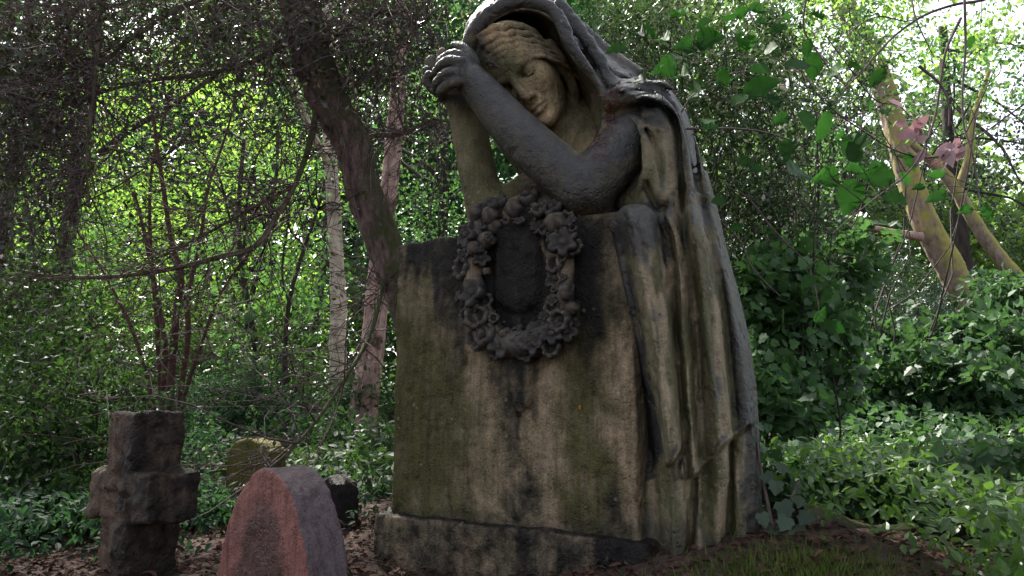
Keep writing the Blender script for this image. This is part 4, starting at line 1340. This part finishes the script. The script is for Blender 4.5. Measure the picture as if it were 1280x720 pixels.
shrub('shadowed_bush', 'low dark teal bush in front of the reddish shrub stems, left of the red headstone', 235, 3.5,
      [(245, 680, 2.7, (.13, .2, .2), 34), (232, 600, 3.3, (.14, .25, .2), 26), (150, 540, 3.8, (.45, .3, .35), 50)], L_FERN, 204, .036, 55, .13, asp=.45, stems_=5)
shrub('thicket_bush', 'mid green thicket under the sunlit tree, left of the birch', 330, 6.2,
      [(330, 450, 6.2, (.9, .5, .55), 60), (230, 470, 6.4, (.8, .5, .5), 44), (130, 450, 6.0, (.7, .5, .6), 44)], L_DARK, 205, .05, 55, .24, stems_=8)
shrub('broadleaf_bush', 'cool green broad leaved bush between the reddish shrub and the birch', 345, 5.4,
      [(345, 430, 5.4, (.4, .4, .45), 30), (120, 330, 5.8, (.5, .4, .4), 26), (300, 330, 5.8, (.4, .4, .3), 14), (60, 470, 5.4, (.4, .4, .4), 22), (380, 340, 6.2, (.3, .3, .4), 16)], L_MID, 222, .065, 24, .24, LEAF_MID, .6, 10)
shrub('variegated_holly', 'pale edged holly bush pressing against the back of the hooded figure', 905, 3.5,
      [(870, 60, 3.6, (.55, .35, .40), 110), (930, 190, 3.5, (.42, .3, .42), 120), (1000, 90, 3.8, (.5, .3, .4), 90), (770, 30, 3.9, (.4, .3, .25), 60), (960, 300, 3.4, (.3, .25, .35), 60)], L_VAR, 206, .034, 40, .14, asp=.5, stems_=26, tvar=.9, twigs=(240, 740, 1080, -20, 360))
shrub('ivy_bush', 'green ivy bush growing up beside the right edge of the cloak', 985, 3.3,
      [(970, 380, 3.3, (.22, .25, .30), 55), (1000, 440, 3.4, (.25, .25, .3), 50), (960, 500, 3.1, (.15, .2, .25), 34), (1040, 330, 3.8, (.25, .25, .25), 34)], L_IVYB, 207, .05, 34, .15, LEAF_IVY, .9, 10)
shrub('blue_yew', 'bluish yew mound in the hollow below the mossy trunk', 1130, 8.0,
      [(1120, 370, 8.0, (.75, .6, .5), 60), (1200, 400, 7.8, (.5, .5, .4), 36), (1060, 410, 8.0, (.5, .5, .35), 30)], L_YEW, 208, .06, 60, .25, asp=.3, stems_=6, flat=.25)
shrub('ivy_mound', 'pale shining ivy mound rising to the right of the ivy bush', 1080, 5.6,
      [(1080, 440, 5.6, (.55, .5, .28), 80), (1040, 490, 5.0, (.45, .4, .25), 60)], L_IVY, 209, .06, 34, .2, LEAF_IVY, .9, 5)
shrub('ivy_bank', 'bright ivy bank at the right edge under the mossy limb', 1240, 5.0,
      [(1240, 440, 5.0, (.6, .6, .22), 90), (1180, 480, 4.6, (.5, .5, .2), 70), (1290, 380, 6.0, (.6, .5, .3), 60)], L_IVY, 210, .06, 34, .2, LEAF_IVY, .9, 5)


shrub('young_tree', 'green leafy sapling in front of the upper mossy trunk', 1075, 5.0,
      [(1040, 40, 5.0, (.5, .4, .4), 14), (1120, 90, 4.8, (.35, .4, .4), 14), (1010, 200, 5.0, (.4, .4, .4), 22), (1250, 60, 5.2, (.4, .4, .5), 14)], L_MID, 221, .05, 26, .2, stems_=5, cat='sapling', tvar=.5)


# -- ground cover: ivy and brambles that nobody could count
def cover(name, label, cat, mat, seed, n, x0, x1, Y0, Y1, h, size, shape=LEAF_IVY, asp=.9, test=None):
    r = rg(seed)
    Y = Y0 + (Y1 - Y0) * r.random(n) ** 1.3
    px = r.uniform(x0, x1, n)
    X = (px - 640) / FPX * Y * 1.02
    keep = np.ones(n, bool) if test is None else test(X, Y)
    X, Y = X[keep], Y[keep]
    hump = fbm(np.stack([X, Y, 0 * X], -1), 1.7, seed)
    Z = ground_z(X, Y) + h * (.25 + 1.1 * hump) * r.random(len(X)) ** .6
    pos = np.stack([X, Y, Z], -1)
    fo = Foliage()
    ax = unit(r.normal(size=pos.shape) + np.array([0, -.5, -.15])); nr = unit(np.array([0, -.35, 1]) + r.normal(size=pos.shape) * .4)
    L = size * r.uniform(.55, 1.3, len(pos))
    fo.add(pos, ax, nr, L, L * asp, shape, r, np.clip(hump * .6 + r.random(len(pos)) * .5, 0, 1))
    o = fo.obj(name, mat)
    tag(o, label, cat, kind='stuff')
    return o


def off_block(X, Y):
    """not on the monument or the bare soil before it"""
    a = (X > -.62) & (X < .80) & (Y > 1.2) & (Y < 2.9)
    b = (X < .98) & (Y < 1.9)
    return ~(a | b)


cover('ivy_cover', 'shining ivy covering the ground to the right of the monument', 'ground ivy', L_IVY, 301, 22000, 860, 1400, 2.3, 9.0, .30, .048, test=off_block)
cover('bramble_cover', 'yellow green bramble leaves over the ivy at the lower right', 'brambles', L_BRAMBLE, 302, 8500, 940, 1400, 1.45, 4.2, .28, .036, LEAF_MID, .55, test=off_block)
cover('dark_cover', 'dark low plants covering the ground on the left', 'ground plants', L_DARK, 303, 14000, -160, 560, 2.5, 8.0, .28, .05, LEAF_MID, .5, test=lambda X, Y: off_block(X, Y) & ~((X > -.75) & (X < 0) & (Y < 2.5)) & ~((np.abs(X + 1.12) < .24) & (Y > 2.25) & (Y < 3.05)) & ~((np.abs(X + .72) < .16) & (Y < 2.85)))


cover('shaded_cover', 'dark ferny plants and ivy low in the bottom left corner', 'ground plants', L_FERN, 304, 12000, -160, 520, 1.66, 3.2, .20, .034, LEAF_MID, .5, test=lambda X, Y: ~((X > -.72) & (Y < 2.0)) & ~((X > -1.34) & (X < -.84) & (Y < 2.12)) & ~((X > -.55) & (X < 1)) & ~((np.abs(X + 1.05) < .2) & (Y > 2.2) & (Y < 3.05)) & ~((np.abs(X + .72) < .16) & (Y < 2.85)))


# -- leaf litter and grass
def litter():
    r = rg(311); n = 9000
    X = r.uniform(-1.5, 1.5, n); Y = r.uniform(1.2, 3.0, n)
    pos = np.stack([X, Y, ground_z(X, Y) + .006 + .02 * r.random(n)], -1)
    fo = Foliage()
    L = r.uniform(.015, .042, n)
    fo.add(pos, r.normal(size=(n, 3)) * np.array([1, 1, .25]), np.array([0, 0, 1]) + r.normal(size=(n, 3)) * .35, L, L * .5, LEAF_MID, r, None, .4)
    tag(fo.obj('leaf_litter', L_LITTER), 'reddish dead leaves strewn round the foot of the monument', 'leaf litter', kind='stuff')
    # bits caught on the shoulder and on the base step belong to the loose litter too
    n = 3000
    X = r.normal(.66, .17, n); Y = r.normal(1.72, .08, n)
    z = ground_z(X, Y)
    pos = np.stack([X, Y, z], -1)
    H_ = r.uniform(.015, .055, n) * r.uniform(.5, 1.2, n)
    fo = Foliage()
    fo.add(pos, np.array([0, 0, 1]) + r.normal(size=(n, 3)) * .35, r.normal(size=(n, 3)), H_, .0035, LEAF_LO, r)
    tag(fo.obj('grass', mat_leaf('grass_blade', (.03, .055, .01), (.10, .12, .022), (.16, .22, .03), .5, .3, .3)), 'short grass at the foot of the cloak', 'grass', kind='stuff')
litter()
# ------------------------------------------------------------------ gravestones
M_RED = mat_stone('red_granite', (.155, .068, .058), (.10, .076, .085), (.075, .034, .029), 1.3, .35, .7)
M_CROSS = mat_stone('dark_rough_stone', (.115, .078, .058), (.04, .036, .02), (.020, .0155, .016), 1.2, 1.0)
M_MOSSY = mat_stone('mossy_stone', (.12, .105, .045), (.135, .125, .018), (.03, .028, .02), 1.0, .6)
M_PALE = mat_stone('pinkish_stone', (.30, .23, .22), (.10, .09, .04), (.06, .05, .05), 1.0, .6)


def solid(name, fld, mask, mat, org, parent=None, sm=1):
    V, F, N = fld.mesh(name, smooth_it=sm)
    so_, mo_, pa_ = mask(V, N)
    n = len(V)
    return link(name, mesh_np(name, V - org, F, True, {'soot_shade': np.zeros(n) + so_, 'moss': np.zeros(n) + mo_, 'pale': np.zeros(n) + pa_}), mat, parent)


def frame(psi):
    return np.array([math.cos(psi), -math.sin(psi), 0]), np.array([-math.sin(psi), -math.cos(psi), 0])


def arch_slab(fld, base, ex, en, outline, thick, rnd, wob=None):
    """an upright slab: outline in (along, up) metres from base, extruded behind the front face"""
    X, Y, Z = np.meshgrid(*fld.ax, indexing='ij', sparse=True)
    a = (X - base[0]) * ex[0] + (Y - base[1]) * ex[1] + Z * 0
    c = (X - base[0]) * en[0] + (Y - base[1]) * en[1] + Z * 0
    z = Z - base[2] + a * 0
    d2 = poly_at([(p * 1000, q * 1000) for p, q in outline], a * 1000, z * 1000, 80) / 1000 + rnd
    dz = np.abs(c + thick / 2) - thick / 2 + rnd
    d = np.sqrt(np.maximum(d2, 0) ** 2 + np.maximum(dz, 0) ** 2) + np.minimum(np.maximum(d2, dz), 0) - rnd
    if wob is not None: d = d + wob
    fld.op((slice(None),) * 3, d.astype(np.float32), 0, '+')
    return a, c, z


def red_headstone():
    ex, en = frame(math.radians(40))
    ap = P(332, 585, 1.60)
    base = ap.copy(); base[2] = float(ground_z(ap[0], ap[1])) - .05
    hgt = ap[2] - base[2]
    hw = .205
    ol = [(-hw, 0)] + [(hw * u, hgt - .38 + .38 * max(0, 1 - abs(u) ** 2.1) ** .56) for u in np.sin(np.linspace(-PI / 2, PI / 2, 41))] + [(hw, 0)]
    f = Field(base + np.array([-.32, -.25, -.02]), base + np.array([.36, .32, hgt + .05]), .0055)
    arch_slab(f, base, ex, en, ol, .105, .007, worn(f, .010, 16, 4) + worn(f, .006, 60, 6))
    def m(V, N):
        a = (V - base) @ ex; z = V[:, 2] - base[2]
        n = fbm(V, 30, 3)
        front = sstep(.4, .8, N @ en)
        inner = sstep(1.15, .75, np.hypot(a / .115, (z - hgt + .30) / .235) + (n - .5) * .6)
        return np.clip(front * inner * .75 + .12 + (n - .5) * .3, 0, 1), .1 + 1.0 * (1 - front), .25 * front  # moss mask greys the sides to imitate reflected sky
    o = solid('headstone', f, m, M_RED, base)
    o.location = base
    tag(o, 'red granite headstone with a rounded top, close to the camera', 'headstone')
red_headstone()


def cross():
    ex, en = frame(math.radians(34))
    c = P(178, 616, 2.02); gz = float(ground_z(c[0], c[1]))
    f = Field(c + np.array([-.34, -.34, gz - c[2] - .04]), c + np.array([.34, .34, .36]), .006)
    n = f.n
    wob = worn(f, .030, 14, 5) + worn(f, .020, 50, 7) + worn(f, .010, 110, 2)
    M = [ex, en, EZ]
    def bx(cc, h, k=.006): local_box(f, cc, M, h, .007, k, '+', wob)
    bx(c + EZ * .115, [.064, .074, .108])
    bx(c, [.160, .070, .064])
    bx(c + EZ * ((gz - c[2]) / 2 - .03), [.068, .078, (c[2] - gz) / 2 + .03])
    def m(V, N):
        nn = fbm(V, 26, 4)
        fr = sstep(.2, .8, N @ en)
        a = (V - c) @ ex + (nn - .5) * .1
        lit = sstep(.03, -.02, a)  # left half painted lit, with lichen; right half painted as shaded
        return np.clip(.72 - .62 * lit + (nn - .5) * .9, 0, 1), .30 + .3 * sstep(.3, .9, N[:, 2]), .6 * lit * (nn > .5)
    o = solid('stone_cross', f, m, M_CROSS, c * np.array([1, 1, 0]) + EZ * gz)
    o.location = c * np.array([1, 1, 0]) + EZ * gz
    tag(o, 'dark crumbling stone cross with stubby arms, left of the red headstone', 'grave cross')
    return c, gz, ex, en
CR = cross()


def small_stones():
    ex, en = frame(math.radians(30))
    b = P(305, 640, 2.95); b[2] = float(ground_z(b[0], b[1])) - .03
    h = P(305, 552, 2.95)[2] - b[2]; hw = .13
    ol = [(-hw, 0), (-hw, h - .04), (-hw + .05, h), (0, h + .015), (hw - .05, h), (hw, h - .04), (hw, 0)]
    f = Field(b + np.array([-.26, -.22, -.02]), b + np.array([.26, .25, h + .05]), .008)
    arch_slab(f, b, ex, en, ol, .10, .012, worn(f, .015, 12, 2))
    o = solid('headstone', f, lambda V, N: (.25 * (fbm(V, 9, 3) > .62), .75, .3), M_MOSSY, b); o.location = b
    tag(o, 'low yellow green mossy headstone half hidden between the cross and the red stone', 'headstone')
    b = P(409, 650, 2.75); b[2] = float(ground_z(b[0], b[1])) - .03
    h = P(409, 594, 2.75)[2] - b[2]; hw = .058
    ol = [(-hw, 0), (-hw * .9, h - .02), (-hw * .3, h), (hw * .7, h - .03), (hw, h - .07), (hw, 0)]
    f = Field(b + np.array([-.2, -.2, -.02]), b + np.array([.2, .2, h + .05]), .008)
    arch_slab(f, b, ex, en, ol, .12, .015, worn(f, .03, 12, 6))
    o = solid('headstone', f, lambda V, N: (1.0, 0, 0), M_CROSS, b); o.location = b
    tag(o, 'small dark broken headstone just right of the red granite one', 'headstone')
small_stones()

# ------------------------------------------------------------------ the mossy leaning trunk and limb on the right
def mossy():
    r = rg(51)
    tr = path_px([(1330, 560, 7.0, 20.6), (1262, 460, 7.0, 18.3), (1214, 380, 7.0, 16.7), (1188, 334, 7.0, 16.1), (1160, 285, 7.0, 15.5), (1138, 225, 7.0, 14.9), (1122, 170, 7.0, 13.8), (1100, 100, 7.0, 12.6), (1072, 40, 7.0, 12.6), (1044, -30, 7.0, 11.5), (1010, -140, 7.0, 8.6)], 5)
    org = tr[0][0].copy(); gz = float(ground_z(org[0], org[1]))
    if org[2] > gz: tr[0][0, 2] = gz - .1
    root = tag(empty('mossy_tree', org), 'thick mossy trunk leaning up to the left out of the ivy on the right', 'tree')
    wood('trunk', [tr], B_MOSS, root, org, rough=.14)
    wood('broken_branch', [path_px([(1150, 296, 6.9, 6), (1120, 291, 6.75, 4.5), (1100, 287, 6.65, 4.2), (1086, 283, 6.6, 3.2)], 4)], B_PINK, root, org, rough=.15)
    wood('bough', [path_px([(1085, 60, 7, 14), (1060, 20, 6.9, 12), (1050, -40, 6.8, 10)], 4)], B_MOSS, root, org, rough=.15)
    fo = Foliage(); c = np.array([P(1130, 60, 6.6), P(1080, -40, 7)])
    C = np.concatenate([in_ell(26, P(1160, 40, 6.8), (.9, .7, .5), r, .3), in_ell(22, P(1040, 20, 7), (.7, .6, .5), r, .3), in_ell(40, P(1000, -160, 7), (1.6, 1.2, .6), r, .3)])
    fo.sprays(C, .3, 40, .06, r, flat=.5, tvar=.5)
    fo.obj('crown', L_LIT, root, org)
    tr = path_px([(1420, 560, 6.4, 12.6), (1345, 440, 6.4, 10.5), (1290, 368, 6.4, 9.4), (1255, 328, 6.4, 8.8), (1228, 292, 6.4, 8.4), (1207, 258, 6.4, 7.7), (1192, 232, 6.4, 7.7), (1168, 205, 6.4, 6.3), (1140, 180, 6.4, 4.2)], 5)
    org = tr[0][0].copy(); tr[0][0, 2] = min(tr[0][0, 2], float(ground_z(org[0], org[1])) - .1)
    root = tag(empty('mossy_sapling', org), 'thinner yellow mossy limb leaning beside the thick mossy trunk', 'tree')
    wood('trunk', [tr, path_px([(1196, 240, 6.4, 4.9), (1210, 200, 6.3, 5.5), (1216, 150, 6.25, 4), (1236, 90, 6.2, 2.5)], 4)], B_MOSS, root, org, rough=.18)
    fo = Foliage()
    fo.sprays(in_ell(16, P(1230, 90, 6.3), (.5, .4, .5), r, .3), .22, 30, .05, r, tvar=.5)
    fo.obj('crown', L_MID, root, org)
mossy()

# ------------------------------------------------------------------ the twigs with large leaves that hang into the picture from the upper right
def hanging():
    r = rg(61)
    ref = P(1300, -60, 1.9)
    root = tag(empty('overhanging_branch', ref), 'dark thin twigs with large green leaves hanging in from the upper right', 'branch')
    def px(l, Y0, Y1, r0, r1, ox=800, oy=0):
        n = len(l)
        return path_px([(ox + x / 2.667, oy + y / 2.667, Y0 + (Y1 - Y0) * i / (n - 1), r0 + (r1 - r0) * i / (n - 1)) for i, (x, y) in enumerate(l)], 6)
    T = [px([(1330, -60), (1140, 0), (1050, 15), (950, 50), (860, 110), (790, 180), (740, 240), (700, 280), (640, 350)], 1.9, 1.8, 2.4, .8),
         px([(1080, -60), (1085, 150), (1075, 300), (1080, 420), (1110, 520), (1135, 700)], 1.85, 1.75, 1.9, .8),
         px([(1070, 60), (1020, 170), (1000, 290), (980, 400), (940, 510), (880, 590), (800, 650), (710, 720), (640, 780)], 1.85, 1.75, 2.0, .7),
         px([(500, 160), (580, 300), (650, 370), (750, 440), (850, 500), (960, 525), (1060, 500)], 2.0, 1.8, .8, 1.6),
         px([(120, 430), (200, 430), (330, 430), (450, 450), (560, 500), (640, 590), (750, 680), (800, 740)], 2.1, 1.9, 1.6, .7),
         px([(560, -40), (545, 90), (590, 170), (640, 240), (700, 300)], 2.0, 1.9, 1.6, .7),
         px([(930, 220), (1000, 280), (1030, 350), (1030, 420)], 1.8, 1.8, 2.2, 1.2),
         px([(600, 250), (700, 110), (790, 55), (880, 70), (930, 60)], 1.9, 1.9, .8, 1.2),
         px([(330, 640), (370, 670), (440, 760), (530, 850), (560, 880), (585, 960), (600, 1060)], 2.1, 2.0, 1.4, .6),
         px([(160, 620), (260, 730), (330, 800), (380, 900), (470, 990)], 2.2, 2.1, 1.4, .6),
         px([(640, 780), (560, 700), (500, 600), (480, 480), (440, 400), (360, 330), (240, 260)], 2.0, 2.1, 1.2, .6),
         px([(110, 420), (190, 300), (290, 250), (420, 230)], 2.1, 2.1, 1.4, .6),
         px([(900, -40), (920, 60), (960, 150), (980, 190)], 1.85, 1.85, 1.6, .6),
         px([(1290, 340), (1220, 390), (1120, 460), (1000, 520), (900, 560)], 1.8, 1.8, 1.4, .6),
         px([(1330, 590), (1230, 620), (1140, 630)], 1.9, 1.9, 1.4, .8),
         px([(-160, 60), (-80, 130), (20, 220), (120, 250), (200, 290), (280, 330)], 2.1, 2.05, .7, 1.4),
         px([(620, 120), (680, 200), (780, 330), (860, 350), (900, 390)], 1.85, 1.8, 1.0, 1.0)]
    for t_ in T: wood('twig', [t_], B_TWIG, root, ref)
    L = [(230, 130, 90), (335, 145, 80), (435, 160, 55), (190, 170, 60), (285, 265, 75), (140, 250, 80), (210, 75, 40), (400, 230, 60), (400, 290, 100), (525, 215, 80), (575, 220, 72), (650, 240, 60), (718, 220, 50), (672, 315, 60), (790, 260, 60), (612, 420, 84), (555, 400, 70), (715, 490, 100), (495, 500, 70), (525, 570, 120), (620, 595, 80), (720, 570, 60), (790, 590, 92), (700, 655, 96), (850, 520, 52), (900, 540, 52), (990, 580, 42), (988, 655, 52), (1035, 680, 52), (1085, 700, 42), (850, 665, 64), (590, 55, 42), (490, 60, 34), (405, 75, 50), (460, 100, 50), (385, 35, 60), (340, 40, 44), (930, 625, 32), (820, 375, 42), (765, 360, 36), (120, 190, 60), (60, 240, 60), (330, 330, 60), (1160, 710, 46), (560, 940, 46), (620, 980, 50), (600, 1050, 46), (650, 1090, 50), (570, 1110, 40), (380, 560, 50), (350, 540, 44), (260, 670, 40), (320, 760, 40), (440, 340, 66), (660, 450, 40), (755, 690, 50), (230, 420, 60), (80, 130, 70), (30, 100, 60), (1055, 225, 30), (1100, 140, 34), (-147, 93, 66), (-75, 165, 70), (0, 112, 60), (85, 224, 84), (149, 155, 70), (8, 261, 70), (192, 299, 84), (283, 256, 60), (363, 139, 50), (432, 165, 60), (133, 48, 60), (299, 59, 50), (229, 405, 60), (347, 325, 56), (467, 400, 60), (560, 160, 50), (699, 501, 80), (787, 573, 70), (880, 600, 50)]
    allp = np.concatenate([t_[0] for t_ in T])
    for x, y, s in L:
        Y = r.uniform(1.75, 2.05)
        ln = s / 2.667 * Y / FPX * 1.4
        p = P(800 + x / 2.667, y / 2.667, Y)
        j = np.argmin(((allp - p) ** 2).sum(1)); q = allp[j]
        d = unit(p - q + r.normal(size=3) * .02)
        ax = unit(d * .6 + np.array([r.normal() * .5, -.2, -.35]))
        nr = unit(np.array([r.normal() * .45, -1, .15 + r.normal() * .3]))
        b = p - ax * ln * .5
        fo = Foliage(); fo.add([b], [ax], [nr], ln, ln * r.uniform(.62, .82), LEAF_HOLLY, r, np.array([r.random()]), .15)
        sv, sf = tubes([(np.array([q, (q + b) / 2 + r.normal(size=3) * .006, b + ax * ln * .12]), np.array([.0012, .001, .0008]))], 4)
        sf = np.concatenate([sf[:, [0, 1, 2]], sf[:, [0, 2, 3]]])
        fo.V.append(sv); fo.F.append(sf + fo.n); fo.t.append(np.full(len(sv), .3))
        lf = fo.obj('leaf', L_HOLLY, root, ref)
        lf.data.polygons.foreach_set('use_smooth', [True] * len(lf.data.polygons))
    fo = Foliage()
    for i in range(30):
        cx, cy = (1143, 163) if i < 14 else (1187, 182)
        p = P(r.normal(cx, 8), r.normal(cy, 7), 1.8 + r.normal() * .015)
        s = r.uniform(14, 25) * 1.8 / FPX
        fo.add([p], [r.normal(size=3) + np.array([0, 0, -.5])], [unit(np.array([r.normal() * .7, -1, r.normal() * .7]))], s, s * .75, LEAF_MID, r, np.array([r.random()]), .5)
    p = P(1110, 125, 1.8); fo.add([p], [np.array([.8, 0, -.4])], [np.array([0, -1, .4])], .05, .022, LEAF_MID, r, np.array([.6]), .5)
    dl = fo.obj('dead_leaves', L_DEAD, root, ref)
    dl.data.polygons.foreach_set('use_smooth', [True] * len(dl.data.polygons))
hanging()

# ------------------------------------------------------------------ loose things on and beside the monument
def loose():
    r = rg(71)
    # rusty needles and leaf bits caught in the hollow of the shoulder
    fo = Foliage(); pos = []
    for i in range(300):
        t = r.random()
        x = np.interp(t, [0, .5, 1], [768, 764, 742]) + r.normal() * 7; y = np.interp(t, [0, .5, 1], [116, 150, 196]) + r.normal() * 6
        pos.append((x, y))
    # lay each bit on the stone it falls on
    dg = bpy.context.evaluated_depsgraph_get(); dg.update()
    def drop(x, y):
        o = P(x, y, 1.0)
        h, loc, nor, *_ = SC.ray_cast(dg, Vector(CAM + (o - CAM) * 1.55), Vector(unit(o - CAM)), distance=2.5)
        return (np.array(loc), np.array(nor)) if h else (None, None)
    for x, y in pos:
        loc, nor = drop(x, y)
        if loc is None or loc[1] > 3.0 * K + .35: continue
        s = r.uniform(.010, .030)
        fo.add([loc + nor * .004], [np.cross(nor, r.normal(size=3)) + nor * r.uniform(-.1, .4)], [nor + r.normal(size=3) * .4], s, s * r.choice([.05, .06, .07, .3]), LEAF_MID, r, np.array([r.random()]), .5)
    for i in range(160):
        x = r.uniform(600, 735); y = r.uniform(262, 290)
        loc, nor = drop(x, y)
        if loc is None or nor[2] < .3: continue
        s = r.uniform(.008, .02)
        fo.add([loc + nor * .003], [np.cross(nor, r.normal(size=3))], [nor + r.normal(size=3) * .4], s, s * .3, LEAF_MID, r, np.array([r.random()]), .4)
    tag(fo.obj('needle_litter', mat_leaf('rusty_needle', (.06, .018, .016), (.16, .06, .05), (.2, .08, .03), .6, .3, .1)), 'rusty dead needles caught in the fold of the shoulder', 'leaf litter', kind='stuff')
    loc, nor = drop(726, 508)
    fo = Foliage(); s = .022
    fo.add([loc + nor * .003 - np.array([0, 0, -.006])], [np.array([-.2, 0, -1])], [nor], s, s * .6, LEAF_MID, r, np.array([.5]), .5)
    o = fo.obj('fallen_leaf', mat_leaf('orange_leaf', (.45, .17, .03), (.45, .17, .03), (.5, .2, .03), .5, .3, .2))
    tag(o, 'single small orange leaf stuck to the face of the stone block', 'leaf')
    # large dull ivy leaves at the right foot of the cloak, on a stem that climbs it
    g0 = P(968, 690, 1.95); org = g0.copy(); org[2] = float(ground_z(g0[0], g0[1]))
    root = tag(empty('ivy_sprig', org), 'climbing ivy sprig with big grey blue leaves at the right foot of the cloak', 'ivy')
    p1 = path_px([(975, 700, 1.95, 3), (962, 640, 1.98, 2.6), (950, 580, 2.0, 2.2), (942, 520, 2.02, 1.8), (934, 470, 2.03, 1.4), (930, 430, 2.04, .8)], 5)
    p2 = path_px([(966, 660, 1.96, 2), (985, 630, 1.95, 1.6), (1000, 600, 1.97, 1)], 5)
    p1[0][0, 2] = org[2] - .01
    wood('stem', [p1, p2], B_TWIG, root, org)
    fo = Foliage()
    for x, y, s in [(955, 590, 34), (975, 625, 46), (995, 600, 40), (962, 655, 44), (990, 660, 50), (1000, 690, 50), (945, 530, 24), (940, 545, 20), (982, 700, 44), (1012, 640, 40), (950, 680, 34), (1018, 675, 44), (936, 500, 16), (970, 600, 36), (985, 645, 40), (950, 640, 36), (1005, 665, 44), (960, 700, 44), (1025, 700, 44), (1000, 620, 30), (975, 580, 26)]:
        s = s * .52 * 1.95 / FPX
        p = P(x, y, 1.94 + r.normal() * .03)
        fo.add([p], [np.array([r.normal() * .6, -.3, -.8])], [np.array([r.normal() * .35, -.7, .75])], s, s * .95, LEAF_IVY, r, np.array([r.random()]))
    fo.obj('leaves', mat_leaf('dull_ivy_leaf', (.02, .042, .024), (.05, .085, .05), (.1, .2, .08), .5, .3, .2), root, org)
    a = P(1000, 690, 2.05); b_ = P(1150, 712, 2.15); a[2] = float(ground_z(a[0], a[1])) + .03; b_[2] = float(ground_z(b_[0], b_[1])) + .03
    o = wood('fallen_branch', [(wiggle(a, b_, 12, .03, r), np.linspace(.035, .02, 12))], B_LEAN, None, None, rough=.25)
    tag(o, 'dead purplish branch lying among leaves right of the monument', 'branch')
loose()
# ------------------------------------------------------------------ light
EXPOSURE = 1.75
w = bpy.data.worlds.new('World'); SC.world = w; w.use_nodes = True
nt = w.node_tree; nt.nodes.clear()
sky = nt.nodes.new('ShaderNodeTexSky'); sky.sky_type = 'NISHITA'; sky.sun_disc = False
SUN_EL, SUN_AZ = math.radians(52), math.radians(-30)      # azimuth measured from +Y towards +X
sky.sun_elevation = SUN_EL; sky.sun_rotation = SUN_AZ
sky.dust_density = 4.0; sky.air_density = 1.0; sky.altitude = 50
bg = nt.nodes.new('ShaderNodeBackground'); bg.inputs['Strength'].default_value = 0.15
ow = nt.nodes.new('ShaderNodeOutputWorld')
hs = nt.nodes.new('ShaderNodeHueSaturation'); hs.inputs['Saturation'].default_value = .35
nt.links.new(sky.outputs[0], hs.inputs['Color']); nt.links.new(hs.outputs[0], bg.inputs[0]); nt.links.new(bg.outputs[0], ow.inputs[0])
sl_ = bpy.data.lights.new('sun', 'SUN'); sl_.energy = 5.0; sl_.angle = math.radians(1.5); sl_.color = (1, .95, .86)
so = bpy.data.objects.new('sun', sl_); COL.objects.link(so)
d = Vector((math.sin(SUN_AZ) * math.cos(SUN_EL), math.cos(SUN_AZ) * math.cos(SUN_EL), math.sin(SUN_EL)))
so.rotation_euler = d.to_track_quat('Z', 'Y').to_euler(); so.location = (0, 0, 20)
SC.render.engine = 'CYCLES'
SC.view_settings.view_transform = 'Standard'; SC.view_settings.look = 'None'
SC.view_settings.exposure = EXPOSURE; SC.view_settings.gamma = 1
SC.cycles.use_denoising = True
SC.cycles.max_bounces = 8; SC.cycles.transparent_max_bounces = 8
SC.cycles.diffuse_bounces = 4; SC.cycles.transmission_bounces = 4
SC.cycles.sample_clamp_indirect = 6
